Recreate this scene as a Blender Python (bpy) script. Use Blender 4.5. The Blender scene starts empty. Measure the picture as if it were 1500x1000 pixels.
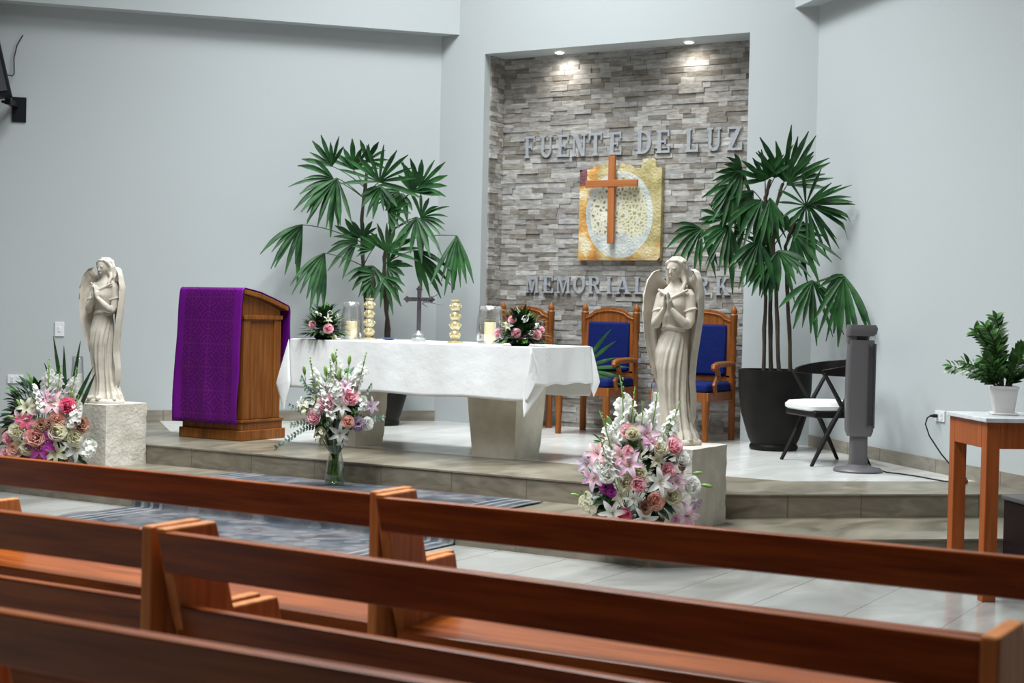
import bpy, bmesh, math, random
from mathutils import Vector, Matrix, noise
rad=math.radians; PI=math.pi
sc=bpy.context.scene; COL=sc.collection
rng=random.Random(7)

# ------------------------------------------------------------------ helpers
class MB:
    """collects shapes, links them as one mesh object"""
    def __init__(s): s.v=[]; s.f=[]; s.m=[]; s.c=[]; s.mi=0; s.col=None
    def add(s,vs,fs):
        o=len(s.v); s.v+=[tuple(v) for v in vs]; s.f+=[tuple(i+o for i in f) for f in fs]
        s.m+=[s.mi]*len(fs); s.c+=[s.col]*len(fs); return s
    def box(s,x0,y0,z0,x1,y1,z1):
        vs=[(x,y,z) for z in(z0,z1) for y in(y0,y1) for x in(x0,x1)]
        return s.add(vs,[(0,2,3,1),(4,5,7,6),(0,1,5,4),(2,6,7,3),(0,4,6,2),(1,3,7,5)])
    def bar(s,a,b,w,h,up=(0,0,1)):
        a=Vector(a);b=Vector(b);d=(b-a).normalized();x=d.cross(Vector(up))
        if x.length<1e-4:x=Vector((1,0,0))
        x.normalize();y=x.cross(d)
        vs=[p+x*sx*w/2+y*sy*h/2 for p in(a,b) for sx,sy in((-1,-1),(1,-1),(1,1),(-1,1))]
        return s.add(vs,[(3,2,1,0),(4,5,6,7),(0,1,5,4),(1,2,6,5),(2,3,7,6),(3,0,4,7)])
    def tube(s,path,r,n=8,cap=True,flat=1.0):
        P=[Vector(p) for p in path]; N=len(P)
        if not isinstance(r,(list,tuple)): r=[r]*N
        t0=(P[1]-P[0]).normalized(); nn=t0.orthogonal().normalized(); vs=[]
        for i in range(N):
            t=(P[min(i+1,N-1)]-P[max(i-1,0)]).normalized()
            nn=(nn-t*nn.dot(t)); nn=nn.normalized() if nn.length>1e-6 else t.orthogonal().normalized()
            b=t.cross(nn)
            for k in range(n):
                a=2*PI*k/n; vs.append(P[i]+(nn*math.cos(a)+b*math.sin(a)*flat)*r[i])
        fs=[(i*n+k,i*n+(k+1)%n,(i+1)*n+(k+1)%n,(i+1)*n+k) for i in range(N-1) for k in range(n)]
        if cap: fs+=[tuple(range(n-1,-1,-1)),tuple(range((N-1)*n,N*n))]
        return s.add(vs,fs)
    def loft(s,rings,cap=True,close=True):
        n=len(rings[0]); vs=[p for r in rings for p in r]; N=len(rings)
        fs=[(i*n+k,i*n+(k+1)%n,(i+1)*n+(k+1)%n,(i+1)*n+k) for i in range(N-1) for k in range(n if close else n-1)]
        if cap: fs+=[tuple(range(n-1,-1,-1)),tuple(range((N-1)*n,N*n))]
        return s.add(vs,fs)
    def lathe(s,prof,n=24,c=(0,0),cap=True):
        return s.loft([[(c[0]+r*math.cos(2*PI*k/n),c[1]+r*math.sin(2*PI*k/n),z) for k in range(n)] for r,z in prof],cap)
    def prism(s,poly,a0,a1,axis='y'):
        f={'y':lambda p,a:(p[0],a,p[1]),'x':lambda p,a:(a,p[0],p[1]),'z':lambda p,a:(p[0],p[1],a)}[axis]
        n=len(poly); vs=[f(p,a0) for p in poly]+[f(p,a1) for p in poly]
        return s.add(vs,[tuple(range(n)),tuple(range(2*n-1,n-1,-1))]+[(i,i+n,(i+1)%n+n,(i+1)%n) for i in range(n)])
    def ball(s,c,r,n=12,m=8,M=None):
        if not isinstance(r,(list,tuple)): r=(r,r,r)
        rings=[]
        for j in range(1,m):
            t=PI*j/m; rings.append([(c[0]+r[0]*math.sin(t)*math.cos(2*PI*k/n),c[1]+r[1]*math.sin(t)*math.sin(2*PI*k/n),c[2]-r[2]*math.cos(t)) for k in range(n)])
        if M: rings=[[M@Vector(p) for p in q] for q in rings]
        return s.loft(rings)
    def grid(s,pts,back=None):
        h=len(pts);w=len(pts[0]); vs=[p for r in pts for p in r]
        fs=[(i*w+j,i*w+j+1,(i+1)*w+j+1,(i+1)*w+j) for i in range(h-1) for j in range(w-1)]
        return s.add(vs,fs)
    def xf(s,M,start=0):
        for i in range(start,len(s.v)): s.v[i]=tuple(M@Vector(s.v[i]))
        return s
    def mesh(s,name,mats,smooth=True,ang=40,fix=True):
        me=bpy.data.meshes.new(name); me.from_pydata(s.v,[],s.f)
        for m in (mats if isinstance(mats,(list,tuple)) else [mats]): me.materials.append(m)
        me.polygons.foreach_set('material_index',s.m)
        if any(c is not None for c in s.c):
            at=me.color_attributes.new('tone','FLOAT_COLOR','CORNER'); k=0
            for p,c in zip(me.polygons,s.c):
                for li in p.loop_indices: at.data[li].color=(c or (1,1,1))+(1,)
        if fix:
            bm=bmesh.new(); bm.from_mesh(me); bmesh.ops.recalc_face_normals(bm,faces=bm.faces); bm.to_mesh(me); bm.free()
        if smooth:
            me.shade_smooth()
            if ang<180: me.set_sharp_from_angle(angle=rad(ang))
        me.update(); return me
    def build(s,name,mats,parent=None,smooth=True,ang=40,bev=0,sub=0,solid=0,fix=True,label=None):
        return obj(name,s.mesh(name,mats,smooth,ang,fix),parent,bev=bev,sub=sub,solid=solid,label=label)
def obj(name,me,parent=None,loc=None,rot=None,bev=0,sub=0,solid=0,label=None):
    o=bpy.data.objects.new(name,me); COL.objects.link(o)
    if parent: o.parent=parent
    if loc: o.location=loc
    if rot: o.rotation_euler=rot
    if solid:
        m=o.modifiers.new('solid','SOLIDIFY'); m.thickness=solid; m.offset=0
    if bev:
        m=o.modifiers.new('bevel','BEVEL'); m.width=bev; m.segments=2; m.limit_method='ANGLE'; m.angle_limit=rad(35)
    if sub:
        m=o.modifiers.new('sub','SUBSURF'); m.levels=sub; m.render_levels=sub
    if label: o['label']=label
    return o
def tag(o,label,cat,group=None):
    o['label']=label; o['category']=cat
    if group: o['group']=group
    return o
def thing(name,label,cat,loc=(0,0,0),rz=0,group=None):
    o=bpy.data.objects.new(name,None); COL.objects.link(o); o.empty_display_size=.1
    o.location=loc; o.rotation_euler=(0,0,rad(rz)); return tag(o,label,cat,group)
def struct(o): o['kind']='structure'; return o
def dup(o,loc=None,rz=None,label=None,parent=None):
    c=o.copy(); COL.objects.link(c)
    if parent: c.parent=parent
    for ch in list(o.children): dup(ch,parent=c)
    if loc is not None: c.location=loc
    if rz is not None: c.rotation_euler=(0,0,rad(rz))
    if label: c['label']=label
    return c

# ------------------------------------------------------------------ materials
def nmat(name):
    m=bpy.data.materials.new(name); m.use_nodes=True; nt=m.node_tree
    return m,nt,nt.nodes['Principled BSDF']
def N(nt,t,**k):
    n=nt.nodes.new(t)
    for a,b in k.items():
        if a.startswith('i_'): n.inputs[a[2:].replace('_',' ')].default_value=b
        else: setattr(n,a,b)
    return n
def L(nt,a,b): nt.links.new(a,b)
def rgb(c): return tuple(c)+(1,)
def mixc(nt,fac,a,b,mode='MIX'):
    n=N(nt,'ShaderNodeMix',data_type='RGBA',blend_type=mode)
    for sock,v in((n.inputs[0],fac),(n.inputs[6],a),(n.inputs[7],b)):
        if hasattr(v,'is_linked') : L(nt,v,sock)
        elif isinstance(v,(int,float)): sock.default_value=v
        else: sock.default_value=rgb(v)
    return n.outputs[2]
def mth(nt,op,a,b=0.0,c=None):
    n=N(nt,'ShaderNodeMath',operation=op)
    for i,v in enumerate((a,b) if c is None else (a,b,c)):
        if hasattr(v,'is_linked'): L(nt,v,n.inputs[i])
        else: n.inputs[i].default_value=v
    return n.outputs[0]
def coords(nt,stretch=(1,1,1),rot=(0,0,0)):
    tc=N(nt,'ShaderNodeTexCoord'); mp=N(nt,'ShaderNodeMapping'); mp.inputs['Scale'].default_value=stretch; mp.inputs['Rotation'].default_value=rot
    L(nt,tc.outputs['Object'],mp.inputs[0]); return mp.outputs[0]
def ramp(nt,fac,stops):
    r=N(nt,'ShaderNodeValToRGB'); e=r.color_ramp.elements
    while len(e)<len(stops): e.new(.5)
    for x,(p,c) in zip(e,stops): x.position=p; x.color=rgb(c)
    L(nt,fac,r.inputs[0]); return r.outputs[0]
def bumpn(nt,b,h,st,dist=.01):
    n=N(nt,'ShaderNodeBump'); n.inputs['Strength'].default_value=st; n.inputs['Distance'].default_value=dist
    L(nt,h,n.inputs['Height']); L(nt,n.outputs[0],b.inputs['Normal'])
def pm(name,c1,c2=None,scale=6,rough=.5,metal=0,bump=0,bs=None,stretch=(1,1,1),detail=5,dist=.01,lo=.35,hi=.65,spec=None,trans=0,coat=0,sheen=0,sss=0):
    m,nt,b=nmat(name); b.inputs['Base Color'].default_value=rgb(c1); b.inputs['Roughness'].default_value=rough; b.inputs['Metallic'].default_value=metal
    if spec is not None: b.inputs['Specular IOR Level'].default_value=spec
    if trans: b.inputs['Transmission Weight'].default_value=trans
    if coat: b.inputs['Coat Weight'].default_value=coat; b.inputs['Coat Roughness'].default_value=.15
    if sheen: b.inputs['Sheen Weight'].default_value=sheen
    if c2 or bump:
        co=coords(nt,stretch); n=N(nt,'ShaderNodeTexNoise'); n.inputs['Scale'].default_value=scale; n.inputs['Detail'].default_value=detail; L(nt,co,n.inputs['Vector'])
        if c2: L(nt,ramp(nt,n.outputs['Fac'],[(lo,c1),(hi,c2)]),b.inputs['Base Color'])
        if bump:
            h=n.outputs['Fac']
            if bs:
                n2=N(nt,'ShaderNodeTexNoise'); n2.inputs['Scale'].default_value=bs; n2.inputs['Detail'].default_value=4; L(nt,co,n2.inputs['Vector']); h=n2.outputs['Fac']
            bumpn(nt,b,h,bump,dist)
    return m
def wood(name,c1,c2,axis=0,rough=.35,sc_=3.0):
    st=[14,14,14]; st[axis]=.9
    return pm(name,c1,c2,scale=sc_,rough=rough,stretch=tuple(st),bump=.08,detail=8,dist=.003,lo=.3,hi=.7,spec=.2)
def tile(name,c1,c2,grout,w,h,rough,rot=0,off=.5,mort=.004,vein=3.0):
    m,nt,b=nmat(name); co=coords(nt,(1,1,1),(0,0,rot)); br=N(nt,'ShaderNodeTexBrick'); br.offset=off
    for k,v in(('Scale',1),('Mortar Size',mort),('Brick Width',w),('Row Height',h),('Bias',0)): br.inputs[k].default_value=v
    br.inputs['Color1'].default_value=(.42,.42,.42,1); br.inputs['Color2'].default_value=(.58,.58,.58,1); L(nt,co,br.inputs['Vector'])
    n=N(nt,'ShaderNodeTexNoise'); n.inputs['Scale'].default_value=vein; n.inputs['Detail'].default_value=8; n.inputs['Distortion'].default_value=1.2
    mp=N(nt,'ShaderNodeMapping'); mp.inputs['Scale'].default_value=(1,.45,3); L(nt,co,mp.inputs[0]); L(nt,mp.outputs[0],n.inputs['Vector'])
    f=mth(nt,'ADD',mth(nt,'MULTIPLY',n.outputs['Fac'],.8),mth(nt,'MULTIPLY',br.outputs['Color'],.25))
    c=ramp(nt,f,[(.38,c1),(.68,c2)])
    L(nt,mixc(nt,br.outputs['Fac'],c,grout),b.inputs['Base Color']); b.inputs['Roughness'].default_value=rough
    return m
def glassm(name,tint=(1,1,1),amt=.12):
    m,nt,b=nmat(name); out=nt.nodes['Material Output']; nt.nodes.remove(b)
    t=N(nt,'ShaderNodeBsdfTransparent'); t.inputs[0].default_value=rgb(tint); g=N(nt,'ShaderNodeBsdfGlossy'); g.inputs['Roughness'].default_value=.03
    lw=N(nt,'ShaderNodeLayerWeight'); lw.inputs[0].default_value=.35; mx=N(nt,'ShaderNodeMixShader')
    L(nt,mth(nt,'MULTIPLY_ADD',lw.outputs['Facing'],.55,amt*.5),mx.inputs[0]); L(nt,t.outputs[0],mx.inputs[1]); L(nt,g.outputs[0],mx.inputs[2]); L(nt,mx.outputs[0],out.inputs[0]); return m
M={}
M['paint']=pm('wall_paint',(.455,.484,.49),rough=.75,bump=.12,scale=70,dist=.004)
M['hall']=pm('hall_dimmed_paint',(.10,.095,.09),rough=.8)  # unseen walls given a dark colour to cut bounce and pew reflections
M['ceil']=pm('ceiling_paint',(.78,.79,.79),rough=.8)
M['floor']=tile('floor_tile',(.20,.195,.18),(.34,.34,.32),(.17,.165,.155),.46,1.38,.2,off=0,vein=2.2)
M['ptile']=tile('platform_tile',(.50,.50,.475),(.66,.66,.635),(.40,.39,.36),.6,.6,.2,vein=2.0)
M['band']=tile('border_tile',(.10,.088,.062),(.25,.222,.168),(.2,.18,.15),.6,1.2,.3,vein=3.5)
M['riser']=tile('riser_tile',(.14,.12,.088),(.26,.228,.176),(.13,.11,.09),.6,3,.35,vein=4)
M['skirt']=tile('skirting_tile',(.20,.175,.14),(.31,.28,.23),(.16,.14,.12),.6,3,.4,vein=4)
M['pew']=wood('pew_wood',(.14,.027,.004),(.30,.075,.010),0,.32)
M['pewy']=wood('pew_panel_wood_lit',(.36,.12,.03),(.58,.22,.07),2,.5)  # pew wood with lightened colour, standing in for light on the end panels
M['lect']=wood('lectern_wood',(.13,.040,.007),(.25,.088,.018),2,.36)
M['chairw']=wood('chair_wood',(.16,.048,.010),(.30,.10,.024),2,.34)
M['tablew']=wood('table_wood',(.25,.058,.012),(.37,.095,.022),2,.38)
M['crossw']=wood('cross_wood',(.34,.11,.035),(.46,.17,.06),2,.45)
M['blue']=pm('blue_upholstery',(.003,.010,.085),(.004,.014,.11),scale=40,rough=.8,bump=.15,spec=.15)
M['brownlea']=pm('brown_leather',(.07,.018,.008),(.11,.03,.012),scale=12,rough=.45)
M['statue']=pm('cast_stone',(.48,.43,.36),(.60,.545,.465),scale=9,rough=.85,bump=.25,bs=90,dist=.004)
M['lime']=pm('limestone',(.50,.46,.39),(.64,.60,.53),scale=7,rough=.9,bump=.5,bs=38,dist=.012,detail=8)
M['lime2']=pm('altar_stone',(.56,.51,.41),(.74,.69,.59),scale=4.5,rough=.85,bump=.45,bs=25,dist=.01,detail=9)
M['linen']=pm('white_linen',(.80,.80,.80),rough=.85,bump=.35,scale=5,dist=.03,sheen=.2)
M['black']=pm('black_plastic',(.008,.009,.012),rough=.5,spec=.2)
M['blackw']=pm('black_stained_wood',(.006,.005,.005),(.012,.009,.008),scale=8,rough=.4,spec=.2)
M['pot']=pm('black_ceramic',(.006,.0055,.005),(.012,.010,.009),scale=6,rough=.5,spec=.15)
M['soil']=pm('potting_soil',(.03,.02,.012),(.07,.045,.03),scale=60,rough=.95,bump=.6)
M['leaf']=pm('palm_leaf',(.007,.040,.011),(.024,.105,.022),scale=9,rough=.5,spec=.3)
M['leafd']=pm('dark_leaf',(.006,.024,.008),(.018,.06,.016),scale=14,rough=.45)
M['leafm']=pm('zz_leaf',(.03,.10,.018),(.07,.19,.035),scale=14,rough=.35)
M['leafl']=pm('light_leaf',(.14,.26,.05),(.24,.36,.10),scale=14,rough=.5)
M['euca']=pm('grey_green_leaf',(.13,.20,.16),(.22,.29,.23),scale=14,rough=.6)
M['stem']=pm('cane_bark',(.028,.02,.012),(.07,.05,.03),scale=20,rough=.85,bump=.5,stretch=(1,1,.4))
M['petio']=pm('petiole_green',(.035,.08,.02),rough=.5)
def pet(name,c1,c2):
    m,nt,b=nmat(name); out=nt.nodes['Material Output']; nt.nodes.remove(b); co=coords(nt); n=N(nt,'ShaderNodeTexNoise'); n.inputs['Scale'].default_value=2.2; L(nt,co,n.inputs['Vector'])
    c=ramp(nt,n.outputs['Fac'],[(.35,c1),(.65,c2)]); d=N(nt,'ShaderNodeBsdfDiffuse'); t=N(nt,'ShaderNodeBsdfTranslucent'); x=N(nt,'ShaderNodeMixShader'); x.inputs[0].default_value=.42
    L(nt,c,d.inputs[0]); L(nt,c,t.inputs[0]); L(nt,d.outputs[0],x.inputs[1]); L(nt,t.outputs[0],x.inputs[2]); L(nt,x.outputs[0],out.inputs[0]); return m
M['white']=pet('white_petal',(.90,.90,.86),(.95,.95,.92))
M['cream']=pet('cream_petal',(.80,.76,.55),(.84,.82,.68))
M['pink']=pet('pink_petal',(.90,.44,.52),(.96,.70,.74))
M['hot']=pet('deep_pink_petal',(.80,.10,.25),(.88,.28,.40))
M['lpink']=pet('lilac_pink_petal',(.80,.42,.62),(.93,.74,.84))
M['purplep']=pet('purple_petal',(.42,.04,.36),(.62,.14,.52))
M['mauve']=pet('mauve_petal',(.55,.42,.58),(.68,.56,.68))
M['peach']=pet('peach_petal',(.85,.48,.38),(.92,.66,.56))
M['dusty']=pet('dusty_petal',(.46,.25,.18),(.62,.40,.30))
M['stamen']=pm('stamen',(.45,.18,.03),rough=.7)
M['wax']=pm('candle_wax',(.80,.70,.42),(.86,.77,.52),scale=5,rough=.5)
M['waxw']=pm('white_candle_wax',(.82,.81,.78),rough=.5)
M['wick']=pm('wick',(.02,.02,.02),rough=.9)
M['glass']=glassm('clear_glass'); M['vglass']=glassm('vase_glass',(.90,.95,.90),.14)
M['water']=glassm('vase_water',(.90,.95,.84),.05)
M['brass']=pm('gilded_metal',(.46,.38,.19),(.60,.52,.32),scale=20,rough=.35,metal=.4)
M['pewter']=pm('dark_pewter',(.05,.045,.05),(.09,.08,.085),scale=25,rough=.5,metal=.5)
M['silver']=pm('silver_base',(.55,.57,.58),rough=.3,metal=.8)
M['bluepl']=pm('blue_enamel',(.03,.07,.14),rough=.4)
M['fan']=pm('grey_plastic',(.095,.088,.094),rough=.45); M['fand']=pm('dark_grey_plastic',(.05,.048,.052),rough=.5)
M['wplast']=pm('white_plastic',(.74,.75,.76),rough=.4)
M['wpot']=pm('white_ceramic',(.72,.70,.69),rough=.3)
M['marble']=pm('grey_marble',(.52,.54,.56),(.70,.71,.72),scale=10,rough=.25,detail=9)
M['redpl']=pm('red_plastic',(.22,.015,.02),rough=.4)
M['seatw']=pm('white_vinyl',(.74,.74,.73),rough=.45)
M['letter']=pm('brushed_metal',(.34,.36,.39),(.42,.44,.47),scale=25,rough=.5,metal=.15)
M['dbox']=pm('dark_mahogany',(.007,.003,.0035),(.014,.005,.005),scale=6,rough=.5,spec=.2,stretch=(1,1,8)); M['boxtop']=pm('dull_grey_top',(.07,.066,.07),rough=.7)
M['paper']=pm('book_page',(.02,.02,.022),rough=.6)
def emit(name,c,s):
    m,nt,b=nmat(name); b.inputs['Emission Color'].default_value=rgb(c); b.inputs['Emission Strength'].default_value=s; return m
M['lamp']=emit('lamp_lens',(1,.97,.9),12)
# split-face stone: colour of each stone carried by the mesh, grain by noise
m,nt,b=nmat('split_stone'); at=N(nt,'ShaderNodeAttribute'); at.attribute_name='tone'; co=coords(nt,(1,1,3))
n1=N(nt,'ShaderNodeTexNoise'); n1.inputs['Scale'].default_value=14; n1.inputs['Detail'].default_value=8; L(nt,co,n1.inputs['Vector'])
L(nt,mixc(nt,1.0,at.outputs['Color'],ramp(nt,n1.outputs['Fac'],[(.3,(.62,.62,.62)),(.7,(1.12,1.12,1.12))]),'MULTIPLY'),b.inputs['Base Color'])
b.inputs['Roughness'].default_value=.8; bumpn(nt,b,n1.outputs['Fac'],.6,.012); M['clad']=m
# purple damask
m,nt,b=nmat('purple_damask'); tc=N(nt,'ShaderNodeTexCoord'); sx=N(nt,'ShaderNodeSeparateXYZ'); L(nt,tc.outputs['UV'],sx.inputs[0])
u,v=sx.outputs[0],sx.outputs[1]   # metres on the cloth
def cell(o): return mth(nt,'SUBTRACT',mth(nt,'FRACT',mth(nt,'MULTIPLY_ADD',o,5.2,.5 if o is u else .1)),.5)
cu,cv=cell(u),cell(v); dd=mth(nt,'SQRT',mth(nt,'ADD',mth(nt,'MULTIPLY',cu,cu),mth(nt,'MULTIPLY',cv,cv)))
ring=mth(nt,'GREATER_THAN',mth(nt,'SINE',mth(nt,'MULTIPLY',dd,38)),.45)
cr=mth(nt,'LESS_THAN',mth(nt,'MINIMUM',mth(nt,'ABSOLUTE',cu),mth(nt,'ABSOLUTE',cv)),.03)
pat=mth(nt,'MAXIMUM',ring,cr); edge=mth(nt,'GREATER_THAN',mth(nt,'ABSOLUTE',u),.27)
nz=N(nt,'ShaderNodeTexNoise'); nz.inputs['Scale'].default_value=5; L(nt,tc.outputs['UV'],nz.inputs['Vector'])
gold=mth(nt,'MULTIPLY',mth(nt,'MULTIPLY',pat,mth(nt,'SUBTRACT',1.0,edge)),mth(nt,'MULTIPLY_ADD',nz.outputs['Fac'],.9,-.1))
base=mixc(nt,edge,(.075,.001,.115),(.125,.003,.19)); L(nt,mixc(nt,gold,base,(.17,.02,.13)),b.inputs['Base Color']); b.inputs['Roughness'].default_value=.55; b.inputs['Specular IOR Level'].default_value=.2; M['purple']=m
# rug: worn blue grey pattern with pale border lines
m,nt,b=nmat('worn_rug'); co=coords(nt); n1=N(nt,'ShaderNodeTexNoise'); n1.inputs['Scale'].default_value=2.6; n1.inputs['Detail'].default_value=8; L(nt,co,n1.inputs['Vector'])
vo=N(nt,'ShaderNodeTexVoronoi'); vo.inputs['Scale'].default_value=7; L(nt,co,vo.inputs['Vector'])
c=ramp(nt,n1.outputs['Fac'],[(.32,(.012,.014,.021)),(.45,(.03,.037,.047)),(.56,(.085,.085,.09)),(.68,(.03,.024,.03))])
c=mixc(nt,mth(nt,'MULTIPLY',mth(nt,'LESS_THAN',vo.outputs['Distance'],.35),.22),c,(.20,.195,.205))
s2=N(nt,'ShaderNodeSeparateXYZ'); L(nt,co,s2.inputs[0])
ex=mth(nt,'MINIMUM',mth(nt,'SUBTRACT',1.33,mth(nt,'ABSOLUTE',s2.outputs[0])),mth(nt,'ADD',s2.outputs[1],1.02))
ln=mth(nt,'MULTIPLY',mth(nt,'GREATER_THAN',mth(nt,'SINE',mth(nt,'MULTIPLY',ex,75)),.5),mth(nt,'LESS_THAN',ex,.34))
c=mixc(nt,mth(nt,'MULTIPLY',ln,.45),c,(.26,.255,.26)); L(nt,c,b.inputs['Base Color']); b.inputs['Roughness'].default_value=.95; M['rug']=m
# relief painting
m,nt,b=nmat('relief_painting'); co=coords(nt); s3=N(nt,'ShaderNodeSeparateXYZ'); L(nt,co,s3.inputs[0]); X,Z=s3.outputs[0],s3.outputs[2]
n1=N(nt,'ShaderNodeTexNoise'); n1.inputs['Scale'].default_value=5; n1.inputs['Detail'].default_value=7; L(nt,co,n1.inputs['Vector'])
vo=N(nt,'ShaderNodeTexVoronoi',feature='DISTANCE_TO_EDGE'); vo.inputs['Scale'].default_value=26; L(nt,co,vo.inputs['Vector'])
wob=mth(nt,'MULTIPLY_ADD',n1.outputs['Fac'],.30,-.15)
olive=ramp(nt,n1.outputs['Fac'],[(.35,(.30,.25,.09)),(.5,(.46,.39,.18)),(.65,(.58,.49,.32))])
orange=ramp(nt,n1.outputs['Fac'],[(.35,(.45,.16,.03)),(.5,(.62,.36,.10)),(.62,(.75,.66,.45))])
lf=mth(nt,'LESS_THAN',mth(nt,'ADD',X,wob),-.27); bt=mth(nt,'LESS_THAN',mth(nt,'ADD',Z,wob),-.30)
c=mixc(nt,lf,olive,orange); c=mixc(nt,mth(nt,'MULTIPLY',bt,.5),c,orange)
zz=mth(nt,'MULTIPLY',mth(nt,'ADD',Z,-.0),.86); rr=mth(nt,'ADD',mth(nt,'SQRT',mth(nt,'ADD',mth(nt,'MULTIPLY',X,X),mth(nt,'MULTIPLY',zz,zz))),mth(nt,'MULTIPLY',wob,.12))
pale=ramp(nt,n1.outputs['Fac'],[(.35,(.40,.43,.42)),(.55,(.60,.62,.58))])
c=mixc(nt,mth(nt,'LESS_THAN',rr,.355),c,pale)
inn=ramp(nt,vo.outputs['Distance'],[(.10,(.66,.64,.54)),(.22,(.50,.45,.28)),(.34,(.20,.18,.11))])
gi=ramp(nt,vo.outputs['Distance'],[(.08,(.62,.60,.48)),(.18,(.48,.44,.24)),(.34,(.30,.32,.13))])
ins=mth(nt,'MULTIPLY',mth(nt,'LESS_THAN',rr,.305),mth(nt,'GREATER_THAN',mth(nt,'ADD',Z,wob),-.2))
c=mixc(nt,ins,c,mixc(nt,mth(nt,'GREATER_THAN',mth(nt,'ADD',X,wob),.02),inn,gi))
tp=mth(nt,'GREATER_THAN',mth(nt,'ADD',Z,mth(nt,'MULTIPLY',wob,.4)),.27); cx=mth(nt,'LESS_THAN',mth(nt,'ADD',X,mth(nt,'MULTIPLY',wob,.3)),-.35)
c=mixc(nt,mth(nt,'MULTIPLY',tp,cx),c,(.18,.07,.085)); L(nt,c,b.inputs['Base Color']); b.inputs['Roughness'].default_value=.6
bumpn(nt,b,mth(nt,'ADD',n1.outputs['Fac'],mth(nt,'MULTIPLY',vo.outputs['Distance'],.6)),.6,.02); M['relief']=m

# ------------------------------------------------------------------ room shell
CAMR=31.0; CX=-6.46; ZU=.30; ZL=.15; ZC=7.4
WL=(-8.43,12.55); WR=(-4.52,12.55)
lw=Vector((-2.04,-2.24,0)).normalized(); rw=Vector((2.18,-2.16,0)).normalized()
EL=(WL[0]+lw.x*7.2,WL[1]+lw.y*7.2); ER=(WR[0]+rw.x*8.6,WR[1]+rw.y*8.6)
def wallseg(name,a,b,out,z0=-.1,z1=ZC+.1,t=.2,mt='paint'):
    o=Vector(out).normalized()*t; mb=MB()
    mb.prism([a,b,(b[0]+o.x,b[1]+o.y),(a[0]+o.x,a[1]+o.y)],z0,z1,'z'); return struct(mb.build(name,M[mt],smooth=False))
nL=Vector((lw.y,-lw.x,0)); nL=nL if nL.x<0 else -nL        # outward normals
nR=Vector((rw.y,-rw.x,0)); nR=nR if nR.x>0 else -nR
wallseg('wall_left',WL,EL,nL); wallseg('wall_right',WR,ER,nR)
wallseg('wall_left_side',EL,(EL[0],-6),(-1,0),mt='hall'); wallseg('wall_right_side',ER,(ER[0],-6),(1,0),mt='hall'); wallseg('wall_rear',(EL[0]-.2,-6),(ER[0]+.2,-6),(0,-1),mt='hall')
mb=MB(); NX0,NX1,NZ,ND=-7.92,-5.155,3.92,.36
mb.box(WL[0]-.25,12.55,-.1,NX0,13.1,ZC+.1); mb.box(NX1,12.55,-.1,WR[0]+.25,13.1,ZC+.1); mb.box(NX0,12.55,NZ,NX1,13.1,ZC+.1)
struct(mb.build('wall_back',M['paint'],smooth=False))
# stone cladding in the niche: one mesh, every stone its own block and tone
mb=MB(); rows=0; z=.30; tones=[(.33,.30,.26),(.43,.405,.37),(.52,.495,.46),(.27,.245,.21),(.47,.455,.44),(.38,.365,.35),(.56,.54,.51)]
while z<NZ:
    h=rng.uniform(.040,.056); h=min(h,NZ-z)
    x=NX0-rng.uniform(0,.12)
    while x<NX1:
        w=rng.uniform(.08,.27); a,b_=max(x,NX0),min(x+w,NX1)
        if b_-a>.004:
            t=rng.choice(tones); j=rng.uniform(.76,.95); mb.col=tuple(c*j for c in t)
            d=rng.uniform(.0,.014); mb.box(a,12.55+ND-d,z,b_-.0015,12.99,z+h-.0012)
        x+=w
    for xs,xe in((NX0,NX0+.012),(NX1-.012,NX1)):
        y=12.55+.11
        while y<12.55+ND:
            w=rng.uniform(.07,.18); t=rng.choice(tones); j=rng.uniform(.74,.95); mb.col=tuple(c*j for c in t); d=rng.uniform(0,.008)
            mb.box(xs-(d if xs>-6 else 0),y,z,xe+(d if xs<-6 else 0),min(y+w,12.93)-.001,z+h-.0012); y+=w
    z+=h
struct(mb.build('wall_niche',M['clad'],smooth=False,fix=False))
mb=MB(); mb.box(EL[0]-.3,-6.2,ZC,ER[0]+.3,13.2,ZC+.15); struct(mb.build('ceiling',M['ceil'],smooth=False))
# bulkheads over the side walls
def bulk(name,W,d,n,tk,z0,ln):
    i=-n; a=Vector((W[0],W[1],0)); y=12.56
    p=[(a.x+n.x*.05,a.y+n.y*.05),(a.x+d.x*ln+n.x*.05,a.y+d.y*ln+n.y*.05),(a.x+d.x*ln+i.x*tk,a.y+d.y*ln+i.y*tk)]
    q=a+i*tk; s_=(y-q.y)/(-d.y); e=q-d*s_; p+=[(e.x,e.y)]
    mb=MB(); mb.prism(p,z0,ZC,'z'); struct(mb.build(name,M['paint'],smooth=False))
bulk('trim_1',WL,lw,nL,.155,4.13,7.0); bulk('trim_2',WR,rw,nR,.155,4.10,8.4)
mb=MB(); mb.box(EL[0]-.2,-6.1,-.2,ER[0]+.2,13.1,0); struct(mb.build('floor',M['floor'],smooth=False))
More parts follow.
